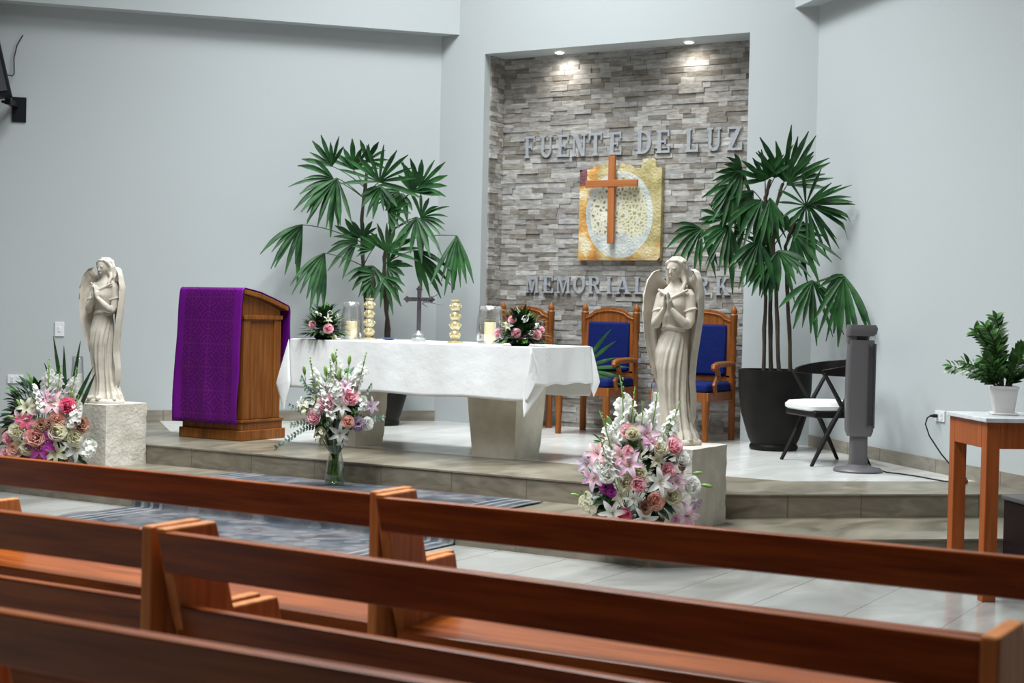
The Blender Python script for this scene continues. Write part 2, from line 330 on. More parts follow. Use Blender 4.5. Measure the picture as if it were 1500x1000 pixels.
# raised sanctuary: half octagon in two steps
def octo(yf,xl,xr,back):
    s_=Vector((1.29,1.15)).normalized(); t=4.0
    return (xl,yf),(xr,yf),(xr+s_.x*t,yf+s_.y*t),(xl-s_.x*t,yf+s_.y*t)
def cross2(p,d,q,e):
    k=d.x*e.y-d.y*e.x; t=((q[0]-p[0])*e.y-(q[1]-p[1])*e.x)/k; return (p[0]+d.x*t,p[1]+d.y*t)
sd=Vector((1.29,1.15,0)).normalized(); se=Vector((-1.29,1.15,0)).normalized()
def platform(name,yf,xl,xr,z0,z1,bandf):
    R_=cross2((xr,yf),sd,WR,rw); L_=cross2((xl,yf),se,WL,lw)
    mb=MB(); poly=[(xl,yf),(xr,yf),R_,(WR[0],12.60),(NX1,12.60),(NX1,12.95),(NX0,12.95),(NX0,12.60),(WL[0],12.60),L_]
    n=len(poly)
    mb.mi=1; mb.add([(p[0],p[1],z0) for p in poly]+[(p[0],p[1],z1) for p in poly],[(i,(i+1)%n,(i+1)%n+n,i+n) for i in range(n)]+[tuple(range(n-1,-1,-1))])
    if bandf:
        k=bandf/math.tan(rad(90-20.9))*.0; y2=yf+bandf; xl2,xr2=xl-.02,xr+.02
        off=.72; nn=Vector((-sd.y,sd.x,0)); pr_=cross2((xr+nn.x*off,yf+nn.y*off),sd,(0,y2),Vector((1,0,0))); R2=cross2(pr_,sd,WR,rw)
        nm=Vector((sd.y,sd.x,0)); pl_=cross2((xl+nm.x*off,yf+nm.y*off),se,(0,y2),Vector((1,0,0))); L2=cross2(pl_,se,WL,lw)
        mb.mi=2; mb.add([(p[0],p[1],z1) for p in((xl,yf),(xr,yf),R_,R2,pr_,pl_,L2,L_)],[(0,1,4,5),(1,2,3,4),(7,0,5,6)])
        mb.mi=0; q=[pl_,pr_,R2]+poly[3:9]+[L2]; mb.add([(p[0],p[1],z1) for p in q],[tuple(range(len(q)))])
    else:
        mb.mi=2; mb.add([(p[0],p[1],z1) for p in poly],[tuple(range(n))])
    o=mb.build(name,[M['ptile'],M['riser'],M['band']],smooth=False,fix=False); struct(o)
    # thin dark nosing line along the step edge
    mb=MB()
    for a,b_ in((L_,(xl,yf)),((xl,yf),(xr,yf)),((xr,yf),R_)): mb.bar((a[0],a[1],z1-.006),(b_[0],b_[1],z1-.006),.014,.010)
    return struct(mb.build(name.replace('floor','trim'),M['riser'],smooth=False))
platform('floor_lower_step',7.58,-9.29,-3.63,0,ZL,0)
platform('floor_platform',8.72,-9.24,-3.68,ZL,ZU,1.0)
def skirting(name,W,d,n,t0,t1,z0,h=.10,th=.015):
    a=Vector((W[0],W[1],0))-n*th/2; mb=MB(); p=a+d*t0;q=a+d*t1
    mb.bar((p.x,p.y,z0+h/2),(q.x,q.y,z0+h/2),th,h); struct(mb.build(name,M['skirt'],smooth=False))
skirting('baseboard_left',WL,lw,nL,0,3.45,ZU); skirting('baseboard_left_lower',WL,lw,nL,3.45,4.5,ZL)
skirting('baseboard_right',WR,rw,nR,0.03,3.30,ZU)
# niche downlights
def downlight(x,label):
    t=thing('recessed_downlight',label,'ceiling light',(x,12.74,NZ))
    mb=MB(); mb.lathe([(.052,-.001),(.056,-.006),(.045,-.010),(.040,-.004)],24,cap=False); mb.build('trim_ring',M['wplast'],t)
    mb=MB(); mb.lathe([(.042,-.004),(.036,-.014),(.018,-.019)],24); mb.build('lens',M['lamp'],t)
    l=bpy.data.lights.new('niche_spot','SPOT'); l.energy=SPOT; l.spot_size=rad(150); l.spot_blend=1.0; l.color=(1,.96,.88); l.shadow_soft_size=.05
    o=bpy.data.objects.new('niche_spot',l); COL.objects.link(o); o.location=(x,12.73,NZ-.03); o.rotation_euler=(rad(20),0,0)
SPOT=13
downlight(-7.19,'round recessed downlight in the niche soffit, left of the pair'); downlight(-5.83,'round recessed downlight in the niche soffit, right of the pair')

# ------------------------------------------------------------------ wall letters (slab serif, each one mounted on its own)
def glyph(ch):
    S=[]  # polygons in a cell of height 1
    def r(x0,z0,x1,z1): S.append([(x0,z0),(x1,z0),(x1,z1),(x0,z1)])
    def stem(x,w=.19,b=1,t=1):
        r(x,0,x+w,1)
        if b: r(x-.07,0,x+w+.07,.085)
        if t: r(x-.07,.915,x+w+.07,1)
    def arc(cx,cz,rx,rz,a0,a1,wx,wz,n=14):
        A=[rad(a0+(a1-a0)*i/n) for i in range(n+1)]
        for i in range(n):
            a,b=A[i],A[i+1]
            S.append([(cx+rx*math.cos(a),cz+rz*math.sin(a)),(cx+rx*math.cos(b),cz+rz*math.sin(b)),(cx+(rx-wx)*math.cos(b),cz+(rz-wz)*math.sin(b)),(cx+(rx-wx)*math.cos(a),cz+(rz-wz)*math.sin(a))])
    def dia(x0,x1,w): S.append([(x0,0),(x0+w,0),(x1+w,1),(x1,1)])
    if ch in 'FE':
        stem(.1); r(.2,.90,.70,1); r(.61,.72,.70,.95); r(.25,.46,.5,.55); r(.46,.38,.53,.63)
        if ch=='E': r(.2,0,.73,.10); r(.64,.05,.73,.30)
    elif ch=='U':
        r(.08,.33,.27,1); r(.62,.33,.74,1); r(0,.915,.36,1); r(.53,.915,.83,1); arc(.41,.34,.33,.34,180,360,.155,.13)
    elif ch=='N':
        r(.08,0,.18,1); r(.66,0,.76,1); r(0,0,.28,.085); r(.55,.915,.86,1); r(0,.915,.22,1); S.append([(.08,1),(.30,1),(.76,0),(.56,0)])
    elif ch=='T':
        stem(.29,.2,1,0); r(0,.90,.78,1); r(0,.70,.085,.95); r(.695,.70,.78,.95)
    elif ch=='D':
        stem(.1); r(.2,.91,.40,1); r(.2,0,.40,.09); arc(.38,.5,.42,.5,-90,90,.18,.09)
    elif ch=='L':
        stem(.1); r(.2,0,.72,.10); r(.63,.05,.72,.34)
    elif ch=='Z':
        r(.04,.90,.72,1); r(0,0,.74,.10); r(.04,.70,.12,.95); r(.66,.05,.74,.32); dia(.02,.50,.20)
    elif ch=='M':
        r(.07,0,.17,1); r(.80,0,.98,1); r(0,0,.26,.085); r(.72,0,1.06,.085); r(0,.915,.2,1); r(.86,.915,1.06,1)
        S.append([(.09,1),(.28,1),(.57,0),(.46,0)]); S.append([(.46,0),(.57,0),(.90,1),(.80,1)])
    elif ch=='O': arc(.41,.5,.41,.51,0,360,.18,.09,28)
    elif ch in 'PR':
        stem(.1,.19,1,1); r(.2,.91,.45,1); r(.2,.44,.45,.53); arc(.44,.72,.31,.28,-90,90,.17,.09)
        if ch=='R': S.append([(.40,.48),(.56,.48),(.80,0),(.60,0)]); r(.58,0,.88,.085)
    elif ch=='I': stem(.12,.2)
    elif ch=='A':
        S.append([(.08,0),(.17,0),(.47,1),(.37,1)]); S.append([(.60,0),(.80,0),(.52,1),(.35,1)]); r(.22,.28,.66,.37); r(-.02,0,.28,.085); r(.50,0,.90,.085)
    elif ch=='K':
        stem(.1); S.append([(.26,.40),(.36,.40),(.74,1),(.62,1)]); S.append([(.36,.56),(.48,.66),(.84,0),(.62,0)]); r(.52,0,.90,.085); r(.54,.915,.82,1)
    return S
GW={'I':.44,'M':1.06,'O':.82,'F':.72,'E':.75,'L':.74,'Z':.74,'T':.78,'U':.83,'N':.86,'D':.80,'R':.88,'P':.75,'A':.9,'K':.9}
ORD=['first','second','third','fourth','fifth','sixth','seventh','eighth','ninth','tenth','eleventh','twelfth']
def letters(seq,line,h,zf,group):
    for i,(ch,xa,xb) in enumerate(seq):
        mb=MB(); sx_=(xb-xa)/GW[ch]
        for q,p in enumerate(glyph(ch)): mb.prism([(x*sx_,z*h) for x,z in p],-.016-.00035*(q%9),.0002*(q%7),'y')
        o=mb.build('wall_letter',M['letter'],smooth=False); o.location=(xa,12.55+ND-.012,zf(xa))
        tag(o,f'grey metal letter {ch}, {ORD[i]} letter of the {line} line on the stone wall','letter',group)
def px1(c): return -7.648+(c-255)/(1320-255)*2.303
letters([(ch,px1(a),px1(b)) for ch,a,b in(('F',255,312),('U',338,404),('E',424,492),('N',503,578),('T',590,655),('E',688,756),('D',823,896),('E',918,988),('L',1058,1122),('U',1160,1226),('Z',1250,1322))],'upper',.215,lambda x:2.925,'letters of the upper line')
def px2(c): return -7.589+(c-215)/(1100-215)*2.157
letters([(ch,px2(a),px2(b)) for ch,a,b in(('M',213,272),('E',290,342),('M',355,418),('O',432,484),('R',496,556),('I',576,606),('A',620,688),('L',700,752),('P',806,858),('A',876,944),('R',960,1020),('K',1042,1102))],'lower',.165,lambda x:1.600,'letters of the lower line')

# ------------------------------------------------------------------ relief panel and wooden cross
t=thing('relief_panel','square mosaic relief panel in ochre, cream and olive hung on the stone wall','artwork',(-6.555,12.55+ND-.03,2.352))
mb=MB(); G=28; W_=.435; pts=[]
for i in range(G+1):
    row=[]
    for j in range(G+1):
        x=-W_+2*W_*j/G; z=-W_+2*W_*i/G; e=(i in(0,G) or j in(0,G))
        row.append((x,-.04 if e else -.045-.012*noise.noise(Vector((x*6,z*6,1))),z))
    pts.append(row)
mb.grid(pts); mb.box(-W_,-.04,-W_,W_,.012,W_); mb.build('panel',M['relief'],t,fix=False)
for q in([(-.30,.43),(-.12,.43),(-.12,.47),(-.17,.485),(-.24,.478),(-.30,.462)],[(-.02,.43),(.13,.43),(.12,.455),(.06,.475),(.0,.49)],[(.21,.43),(.37,.43),(.36,.50),(.33,.525),(.23,.52),(.225,.48)]):
    mb=MB(); mb.prism(q,-.03,0); mb.build('torn_edge',M['relief'],t,smooth=False,label='ragged olive piece above the top edge')
t=thing('wooden_cross','plain brown wooden cross fixed in front of the mosaic relief panel','cross',(-6.615,12.80,2.075))
mb=MB(); mb.box(-.034,-.03,0,.034,.0,.83); mb.build('upright',M['crossw'],t,smooth=False,bev=.004)
mb=MB(); mb.box(-.275,-.036,.535,.275,-.002,.60); mb.build('crossbar',wood('cross_wood_bar',(.34,.11,.035),(.46,.17,.06),0,.45),t,smooth=False,bev=.004)

# ------------------------------------------------------------------ presider's armchairs
def armchair(label,back,loc,rz):
    t=thing('armchair',label,'chair',loc,rz,'armchairs against the niche wall'); w=.27
    for s in(-1,1):
        mb=MB(); n=len(mb.v); P=[(.026,0),(.026,.40)]
        mb.lathe([(.03,0),(.03,.50),(.034,.52),(.026,.54),(.032,.56),(.024,.60),(.03,.64),(.024,.68),(.031,.72),(.024,.76),(.031,.80),(.024,.84),(.031,.88),(.026,.92),(.034,.94),(.034,1.10),(.038,1.115),(.026,1.13),(.032,1.15),(.026,1.17),(.010,1.195),(.004,1.205)],12,(s*w,0)); mb.build('back_post',M['chairw'],t)
        mb=MB(); mb.lathe([(.026,0),(.03,.06),(.024,.10),(.033,.20),(.036,.36),(.036,.44)],10,(s*.245,-.52)); mb.build('leg',M['chairw'],t)
        mb=MB(); mb.tube([(s*.28,-.02,.68),(s*.29,-.2,.685),(s*.295,-.40,.68),(s*.295,-.47,.665),(s*.295,-.49,.64)],[.022,.027,.03,.03,.022],10); mb.build('armrest',M['chairw'],t)
        mb=MB(); mb.tube([(s*.275,-.40,.42),(s*.285,-.44,.50),(s*.29,-.37,.58),(s*.295,-.42,.67)],[.026,.022,.026,.022],10); mb.build('arm_support',M['chairw'],t)
    mb=MB(); c=[(x,1.10+.065*math.cos(x/w*PI*.5)**1.0 - (.018 if abs(x)>.17 else 0)) for x in[-w+.02+i*(2*w-.04)/16 for i in range(17)]]
    mb.prism([(-w+.02,1.02)]+[(w-.02,1.02)]+c[::-1],-.02,.02); mb.tube([(x,-.025,z-.03) for x,z in c],.008,6); mb.build('crest_rail',M['chairw'],t,ang=30)
    mb=MB(); mb.box(-w,-.018,.52,w,.018,.58); mb.build('lower_rail',M['chairw'],t,smooth=False,bev=.005)
    mb=MB(); mb.box(-.215,-.045,.575,.215,.015,1.03); mb.build('back_cushion',back,t,bev=.02)
    for s in(-1,1):
        mb=MB(); mb.box(s*.235-.022,-.018,.56,s*.235+.022,.018,1.04); mb.build('back_stile',M['chairw'],t,smooth=False)
    mb=MB(); mb.box(-.28,-.55,.36,.28,.02,.44); mb.build('seat_frame',M['chairw'],t,smooth=False,bev=.006)
    mb=MB(); mb.box(-.275,-.555,.44,.275,-.03,.52); mb.build('seat_cushion',M['blue'],t,bev=.025)
    return t
armchair('carved wooden armchair with a dark brown back, leftmost, behind the pink flowers on the altar',M['brownlea'],(-7.42,12.62,ZU),0)
armchair('carved wooden armchair with blue back and seat, in the middle of the row',M['blue'],(-6.51,12.62,ZU),0)
armchair('carved wooden armchair with blue upholstery, half hidden behind the stone angel',M['blue'],(-5.54,12.62,ZU),0)

# ------------------------------------------------------------------ altar, its cloth and what stands on it
AX,AY,AW,AD,AZ=-6.60,9.86,2.22,.90,.848
t=thing('altar','altar table on two tapered stone blocks','altar',(AX,AY,ZU))
for bx in(.63,-.85):
    mb=MB(); rg=[]
    for k in range(9):
        z=k/8*.80; h=.185+.055*k/8; r=[]
        for e in range(4):
            for q in range(10):
                f=-h+2*h*q/10; p={0:(f,-h),1:(h,f),2:(-f,h),3:(-h,-f)}[e]
                n_=.010*noise.noise(Vector((p[0]*9+bx,p[1]*9,z*9)))+.006*noise.noise(Vector((p[0]*25,p[1]*25+bx,z*25)))
                r.append((bx+p[0]*(1+n_*3),.02+p[1]*(1+n_*3),z))
        rg.append(r)
    mb.loft(rg); mb.build('stone_base',M['lime2'],t,ang=50)
mb=MB(); mb.box(-AW/2+.01,-AD/2+.01,.80,AW/2-.01,AD/2-.01,AZ-.006); mb.build('tabletop',M['lime2'],t,smooth=False)
# cloth: top plus a hanging skirt whose corners fall longer and flare
mb=MB(); hw,hd,cr_=AW/2+.004,AD/2+.004,.02; per=[]
def edge_pts():
    out=[]; nA=70;nB=34
    for side in range(4):
        n_=nA if side%2==0 else nB
        for i in range(n_):
            f=-1+2*(i+.5)/n_
            if side==0: p=(f*hw,-hd,0,-1)
            elif side==1: p=(hw,f*hd,1,0)
            elif side==2: p=(-f*hw,hd,0,1)
            else: p=(-hw,-f*hd,-1,0)
            out.append(p+(side,f))
    return out
E_=edge_pts(); NT=16; rows=[]
for x,y,nx,ny,side,f in E_:
    half=hw if side%2==0 else hd; dc=(1-abs(f))*half           # distance to the corner along the edge
    sgn=1 if f>0 else -1; left=x<0
    cw=0; fl=0
    base_drop=.385 if side%2==0 else .275
    drop=base_drop-.012*math.sin(f*PI)*0+.006*math.sin(f*9+side)
    # direction towards the outside of the corner
    tx,ty=((sgn if side==0 else -sgn),0) if side%2==0 else (0,(sgn if side==1 else -sgn))
    r=[]
    for k in range(NT+1):
        tt=k/NT; z=AZ-drop*tt
        o_=.006+.022*tt+.010*math.sin((x+y)*9+side)*tt+.006*math.sin((x-y)*23)*tt
        c_=cw*fl*(tt/.55 if tt<.55 else max(.15,1-(tt-.55)/.5))
        r.append((x+nx*o_+(nx+tx)*c_*.9,y+ny*o_+(ny+ty)*c_*.9,z))
    rows.append(r)
n_=len(rows); vs=[p for r in rows for p in r]; w_=NT+1
mb.add(vs,[(i*w_+k,((i+1)%n_)*w_+k,((i+1)%n_)*w_+k+1,i*w_+k+1) for i in range(n_) for k in range(NT)])
o0=len(mb.v); mb.add([(r[0][0]*.985,r[0][1]*.975,AZ+.004) for r in rows],[tuple(range(n_))])
mb.add([],[]); mb.f+=[(i*w_,o0+i,o0+(i+1)%n_,((i+1)%n_)*w_) for i in range(n_)]; mb.m+=[0]*n_; mb.c+=[None]*n_
for cx_,cy_,sx_,q in((hw,-hd,1,[(-.055,-.022,-.37),(-.035,-.034,-.505),(.036,.13,-.29)]),(hw,hd,1,[(.012,-.05,-.29),(.03,-.005,-.385),(.055,.045,-.27)]),(-hw,-hd,-1,[(.075,-.06,-.36),(.005,-.055,-.555),(-.125,.0,-.36)]),(-hw,hd,-1,[(.0,.02,-.30),(-.03,.02,-.42),(-.08,.0,-.3)])):
    A0=Vector((cx_,cy_,AZ)); B0,C0,D0=(Vector((cx_,cy_,AZ))+Vector(p) for p in q); n8=10; pts=[]
    for i in range(n8+1):
        f=i/n8; row=[]
        l_=A0.lerp(B0,f/.74) if f<.74 else B0.lerp(C0,(f-.74)/.26); d_=A0.lerp(D0,f/.60) if f<.60 else D0.lerp(C0,(f-.60)/.40)
        for k in range(7):
            g=k/6; p=l_.lerp(d_,g); o_=Vector((sx_,-1 if cy_<0 else 1,0)).normalized(); row.append(tuple(p+o_*(.008+.028*math.sin(PI*g)*min(1,f*1.6)*(1-f)*1.6)))
        pts.append(row)
    mb.grid(pts)
cl=mb.build('altar_cloth',M['linen'],ang=60,solid=.003); cl.location=(AX,AY,ZU); tag(cl,'white linen cloth draped over the altar with hanging corners','tablecloth')
TZ=ZU+AZ+.007
def hurricane(name,label,loc,gr,gh,cr,ch,wax,group=None):
    t=thing(name,label,'candle holder',loc,0,group)
    mb=MB(); mb.lathe([(gr*.86,.004),(gr*.96,gh*.10),(gr,gh*.3),(gr*.97,gh*.6),(gr*.84,gh*.85),(gr*.82,gh)],28,cap=False); mb.build('glass_chimney',M['glass'],t,solid=.004)
    mb=MB(); mb.lathe([(gr*1.02,0),(gr*1.02,.004),(gr*.5,.005)],28); mb.build('base_plate',M['silver'] if cr<.06 else M['glass'],t)
    mb=MB(); mb.lathe([(cr,.005),(cr,ch-.006),(cr*.94,ch),(cr*.55,ch-.004),(.004,ch-.006)],24); c=mb.build('pillar_candle',wax,t)
    mb=MB(); mb.tube([(0,0,ch-.008),(.002,0,ch+.012)],.0022,6); mb.build('wick',M['wick'],c)
    return t
hurricane('hurricane_lamp','glass chimney with a short cream candle at the left end of the altar',(-7.45,9.86,TZ),.085,.30,.048,.145,M['wax'],'hurricane candles on the altar')
hurricane('hurricane_lamp','glass chimney with a short cream candle beside the right-hand altar flowers',(-6.19,9.97,TZ),.105,.29,.046,.165,M['wax'],'hurricane candles on the altar')
def stacked(label,loc):
    t=thing('candlestick',label,'candlestick',loc,0,'gilded candlesticks on the altar')
    mb=MB(); mb.lathe([(.066,0),(.066,.008),(.03,.014),(.02,.024)],24); mb.build('base',M['brass'],t)
    mb=MB(); P=[(.020,.024)]
    for k in range(4):
        z=.03+k*.072; P+=[(.024,z),(.040,z+.016),(.043,z+.036),(.040,z+.054),(.024,z+.068)]
    P+=[(.034,.325),(.036,.335),(.02,.336)]
    mb.lathe(P,20); mb.build('beaded_stem',M['brass'],t)
    for k in range(4):
        z=.03+k*.072; mb=MB()
        for q in range(6):
            a=q*PI/3+k*.5; mb.ball((.041*math.cos(a),.041*math.sin(a),z+.036),.011,8,6)
        mb.build('bead_ring',M['brass'],t)
stacked('gilded beaded candlestick between the left candle and the small crucifix',(-7.30,9.90,TZ)); stacked('gilded beaded candlestick to the right of the crucifix',(-6.39,9.78,TZ))
t=thing('altar_crucifix','small dark metal crucifix on a round silver foot on the altar','crucifix',(-6.80,9.88,TZ),20)
mb=MB(); mb.lathe([(.058,0),(.058,.025),(.05,.03),(.046,.05),(.03,.06),(.02,.075),(.016,.085)],24); mb.build('foot',M['silver'],t)
mb=MB(); mb.prism([(-.016,.08),(.016,.08),(.016,.40),(.028,.412),(.016,.425),(0,.445),(-.016,.425),(-.028,.412),(-.016,.40)],-.009,.009); mb.prism([(-.085,.315),(-.10,.303),(-.112,.317),(-.132,.332),(-.112,.347),(-.10,.361),(-.085,.349),(.085,.349),(.10,.361),(.112,.347),(.132,.332),(.112,.317),(.10,.303),(.085,.315)],-.009,.009); mb.build('cross',M['pewter'],t,smooth=False,bev=.003)
mb=MB(); mb.tube([(.03,-.02,.30),(.12,-.02,.355),(.165,-.02,.38)],[.004,.004,.002],6); mb.tube([(.05,-.02,.315),(.14,-.02,.30),(.215,-.02,.292)],[.004,.004,.002],6); mb.tube([(.03,-.02,.30),(.075,-.02,.27)],[.004,.002],6); mb.build('twig_rods',M['pewter'],t)
mb=MB(); mb.lathe([(.03,0),(.055,.006),(.06,.018),(.056,.018),(.03,.01)],20); o=mb.build('small_dish',M['bluepl']); o.location=(-7.16,9.98,TZ); tag(o,'small dark blue dish on the altar beside the left candlestick','dish')

t=thing('palm_leaf','green fan leaf with long blades lying on the seat of the middle blue armchair','leaf',(-6.53,12.085,ZU+.525),CAMR)
mb=MB(); mb.mi=1; mb.tube([(-.12,0,.004),(-.04,-.01,.03),(.0,-.02,.07)],.005,6); mb.build('leaf_stalk',[M['leaf'],M['petio']],t)
mb=MB()
for k,(a,l_) in enumerate(((72,.26),(58,.50),(45,.44),(25,.36),(10,.44),(-4,.40),(-14,.40),(125,.16))):
    d=Vector((math.cos(rad(a)),-.15,math.sin(rad(a)))); rt=d.cross(Vector((0,-1,.3))).normalized(); S_=[]
    for i in range(7):
        q=i/6; p=Vector((0,-.02,.07))+d*l_*q+Vector((0,0,-.10*l_*q*q)); w_=.017*(.3+.7*min(1,q/.4))*(1 if q<.7 else max(.15,1-(q-.7)/.32)); S_.append([p-rt*w_,p+Vector((0,-.004,0)),p+rt*w_])
    mb.grid(S_)
mb.build('leaf_blades',M['leaf'],t,fix=False,ang=180)

# ------------------------------------------------------------------ lectern and its purple cloth
t=thing('lectern','brown wooden lectern with sloping top standing left of the altar','lectern',(-8.545,9.685,ZU))
mb=MB(); mb.box(-.345,-.275,0,.345,.275,.085); mb.build('plinth',M['lect'],t,smooth=False,bev=.006)
mb=MB(); mb.box(-.325,-.255,.085,.325,.255,.17); mb.box(-.335,-.265,.15,.335,.265,.17); mb.build('base_moulding',M['lect'],t,smooth=False,bev=.004)
mb=MB(); mb.prism([(-.235,.17),(.235,.17),(.235,1.075),(.1,1.125),(-.06,1.17),(-.235,1.20)],-.30,.30,'x'); b_=mb.build('body',M['lect'],t,smooth=False,bev=.004)
for y0,y1 in((-.235,-.15),(.15,.235)):
    mb=MB(); mb.box(.30,y0,.17,.312,y1,1.0); mb.build('side_stile',M['lect'],b_,smooth=False,bev=.003)
mb=MB(); mb.box(.298,-.245,.995,.322,.245,1.03); mb.build('side_rail',M['lect'],b_,smooth=False,bev=.004)
mb=MB(); mb.prism([(-.27,1.205),(-.06,1.172),(.1,1.128),(.29,1.07),(.292,1.105),(.1,1.165),(-.06,1.21),(-.27,1.243)],-.345,.345,'x'); mb.build('sloping_top',M['lect'],t,smooth=False,bev=.005)
path=[(-.31,.135),(-.312,.3),(-.305,.5),(-.31,.7),(-.305,.9),(-.30,1.1),(-.292,1.20),(-.285,1.235),(-.265,1.252),(-.15,1.236),(-.06,1.221),(.02,1.198),(.1,1.176),(.2,1.145),(.285,1.118),(.305,1.105),(.315,1.07),(.315,.95),(.318,.8),(.316,.62),(.32,.45)]
# resample the path
pp=[]; acc=0
for i in range(len(path)-1):
    for k in range(4):
        f=k/4; pp.append((path[i][0]+(path[i+1][0]-path[i][0])*f,path[i][1]+(path[i+1][1]-path[i][1])*f))
pp.append(path[-1]); NU=30; pts=[]; uvs=[]; acc=0
for i,(y,z) in enumerate(pp):
    if i: acc+=math.hypot(y-pp[i-1][0],z-pp[i-1][1])
    row=[]; hang=max(0,min(1,(1.2-z)/1.0))
    for j in range(NU+1):
        u_=-.345+.69*j/NU; wv=.010*math.sin(u_*16+1+z*2)*hang+.006*math.sin(u_*37+z*5)*hang
        xw=u_*(1+.035*hang)+.008*math.sin(z*9+(2 if u_>0 else 0))*hang*abs(u_)*3-(.018*hang)
        row.append((xw,y-(wv+.012*hang if y<0 else -wv-.004*hang),z)); uvs.append((u_,acc))
    pts.append(row)
mb=MB(); mb.grid(pts); me=mb.mesh('lectern_cloth',M['purple'],fix=False,ang=80); uvl=me.uv_layers.new(name='UVMap')
for lp in me.loops: uvl.data[lp.index].uv=uvs[lp.vertex_index]
o=obj('lectern_cloth',me,solid=.004); o.location=(-8.545,9.685,ZU); tag(o,'purple damask cloth hung over the front and top of the lectern','cloth')

# ------------------------------------------------------------------ angel statues
def statue():
    BX=.82; K_=1
    t=thing('angel_statue','cream stone praying angel on the pedestal in front of the blue armchair','statue',(-3.87,8.36,ZL+.475),2,'stone angels on pedestals')
    mb=MB(); K=96
    prof=[(.03,.035,-.005,.150,.118),(.06,.034,-.005,.140,.108),(.10,.03,0,.120,.098),(.18,.022,.002,.104,.09),(.28,.008,.002,.103,.09),(.38,-.004,0,.110,.094),(.47,-.014,-.006,.119,.098),(.55,-.018,-.006,.118,.096),(.62,-.014,-.002,.106,.086),(.685,-.008,0,.090,.074),(.72,-.006,0,.090,.074),(.78,-.004,-.008,.101,.084),(.84,-.002,-.012,.110,.088),(.89,0,-.004,.117,.078),(.925,0,.004,.112,.064),(.95,0,.008,.080,.052),(.972,-.002,.006,.042,.042),(1.01,-.004,-.002,.034,.036)]
    rg=[]; Z0=[p[0] for p in prof]
    def ip(z,c):
        for a,b in zip(prof,prof[1:]):
            if a[0]<=z<=b[0]:
                f=(z-a[0])/(b[0]-a[0]); f=f*f*(3-2*f)*.5+f*.5; return a[c]+(b[c]-a[c])*f
        return prof[-1][c]
    nz=64
    for i in range(nz):
        z=.03+.98*i/(nz-1); cx_,cy_,rx,ry=(ip(z,c) for c in(1,2,3,4)); r=[]
        amp=max(0,min(1,(.70-z)/.40))*.15+.014
        if z>.72: amp=.018*max(0,(.93-z)/.2)
        for k in range(K):
            a=2*PI*k/K; tw=a+1.1*(.6-z)+.25*math.sin(5*z)
            f=math.sin(13*tw)*.6+math.sin(21*tw+2+3*z)*.40+.45*math.sin(7*tw+1.3)
            kn=0
            q=1+amp*f
            # legs show through the gown: bent knee on one side
            if z<.6: q+=.09*math.exp(-((a-4.35)/.35)**2)*math.exp(-((z-.36)/.13)**2)
            r.append((cx_+rx*BX*q*math.cos(a),cy_+ry*.9*q*math.sin(a),z))
        rg.append(r)
    mb.loft(rg)
    # hem trailing to the side, waist sash
    mb.loft([[(.055+.10*q*math.cos(2*PI*k/24)*(1+.1*math.sin(5*2*PI*k/24)),.0+.075*q*math.sin(2*PI*k/24),z) for k in range(24)] for z,q in((.03,1.0),(.07,.95),(.11,.70),(.17,.35),(.24,.1))])
    mb.tube([(.092*BX*math.cos(a)-.006,.072*math.sin(a),.70+.006*math.sin(3*a)) for a in[2*PI*k/32 for k in range(33)]],.010,8,cap=False)
    # neckline drape
    mb.tube([(.10*math.sin(q)*1.0,-.078+.03*abs(math.sin(q)),.88+.055*abs(math.sin(q))) for q in[-1.3+2.6*k/14 for k in range(15)]],.009,8)
    # feet
    for s,x in((-1,-.045),(1,.035)): mb.ball((x,-.10,.045),(.024,.05,.020),12,8)
    # arms
    for s in(-1,1):
        mb.tube([(s*.070,.0,.922),(s*.092,-.005,.893),(s*.106,-.02,.82),(s*.112,-.042,.745),(s*.104,-.062,.715)],[.032,.035,.031,.027,.025],14)
        mb.tube([(s*.108,-.05,.722),(s*.090,-.078,.735),(s*.062,-.10,.765),(s*.034,-.118,.80),(s*.020,-.126,.815)],[.029,.028,.024,.018,.016],14)
        # short sleeve edge
        mb.tube([(s*(.105)+.036*math.cos(a),-.02+.036*math.sin(a),.81+.012*math.cos(a)) for a in[2*PI*k/16 for k in range(17)]],.006,6,cap=False)
        h=Vector((-s*.04,-.16,.98)).normalized(); w_=Vector((0,-.98,-.16))
        c0=Vector((s*.014,-.133,.842))
        mb.loft([[tuple(c0+h*(u_)+w_*(.026*q*math.cos(2*PI*k/12))+Vector((s*.011*q*math.sin(2*PI*k/12),0,0))) for k in range(12)] for u_,q in((-.034,.5),(-.02,.85),(0,1),(.018,1.05),(.028,.9))])
        for q,(ln,rr) in enumerate(((.050,.0066),(.058,.0068),(.055,.0066),(.044,.006))):
            b0=c0+h*.022+w_*(.018-.0125*q)
            mb.tube([b0,b0+h*ln*.5+Vector((-s*.002,0,0)),b0+h*ln*.85+Vector((-s*.005,0,0)),b0+h*ln+Vector((-s*.006,0,0))],[rr,rr*.95,rr*.85,rr*.5],8)
        b0=c0-w_*.02-h*.012
        mb.tube([b0,b0-w_*.013+h*.016,b0-w_*.015+h*.034,b0-w_*.013+h*.044],[.009,.0075,.0068,.004],8)
    # head, tilted down and towards the hands
    s0=len(mb.v)
    hc=Vector((-.004,-.012,1.055))
    hr=[]
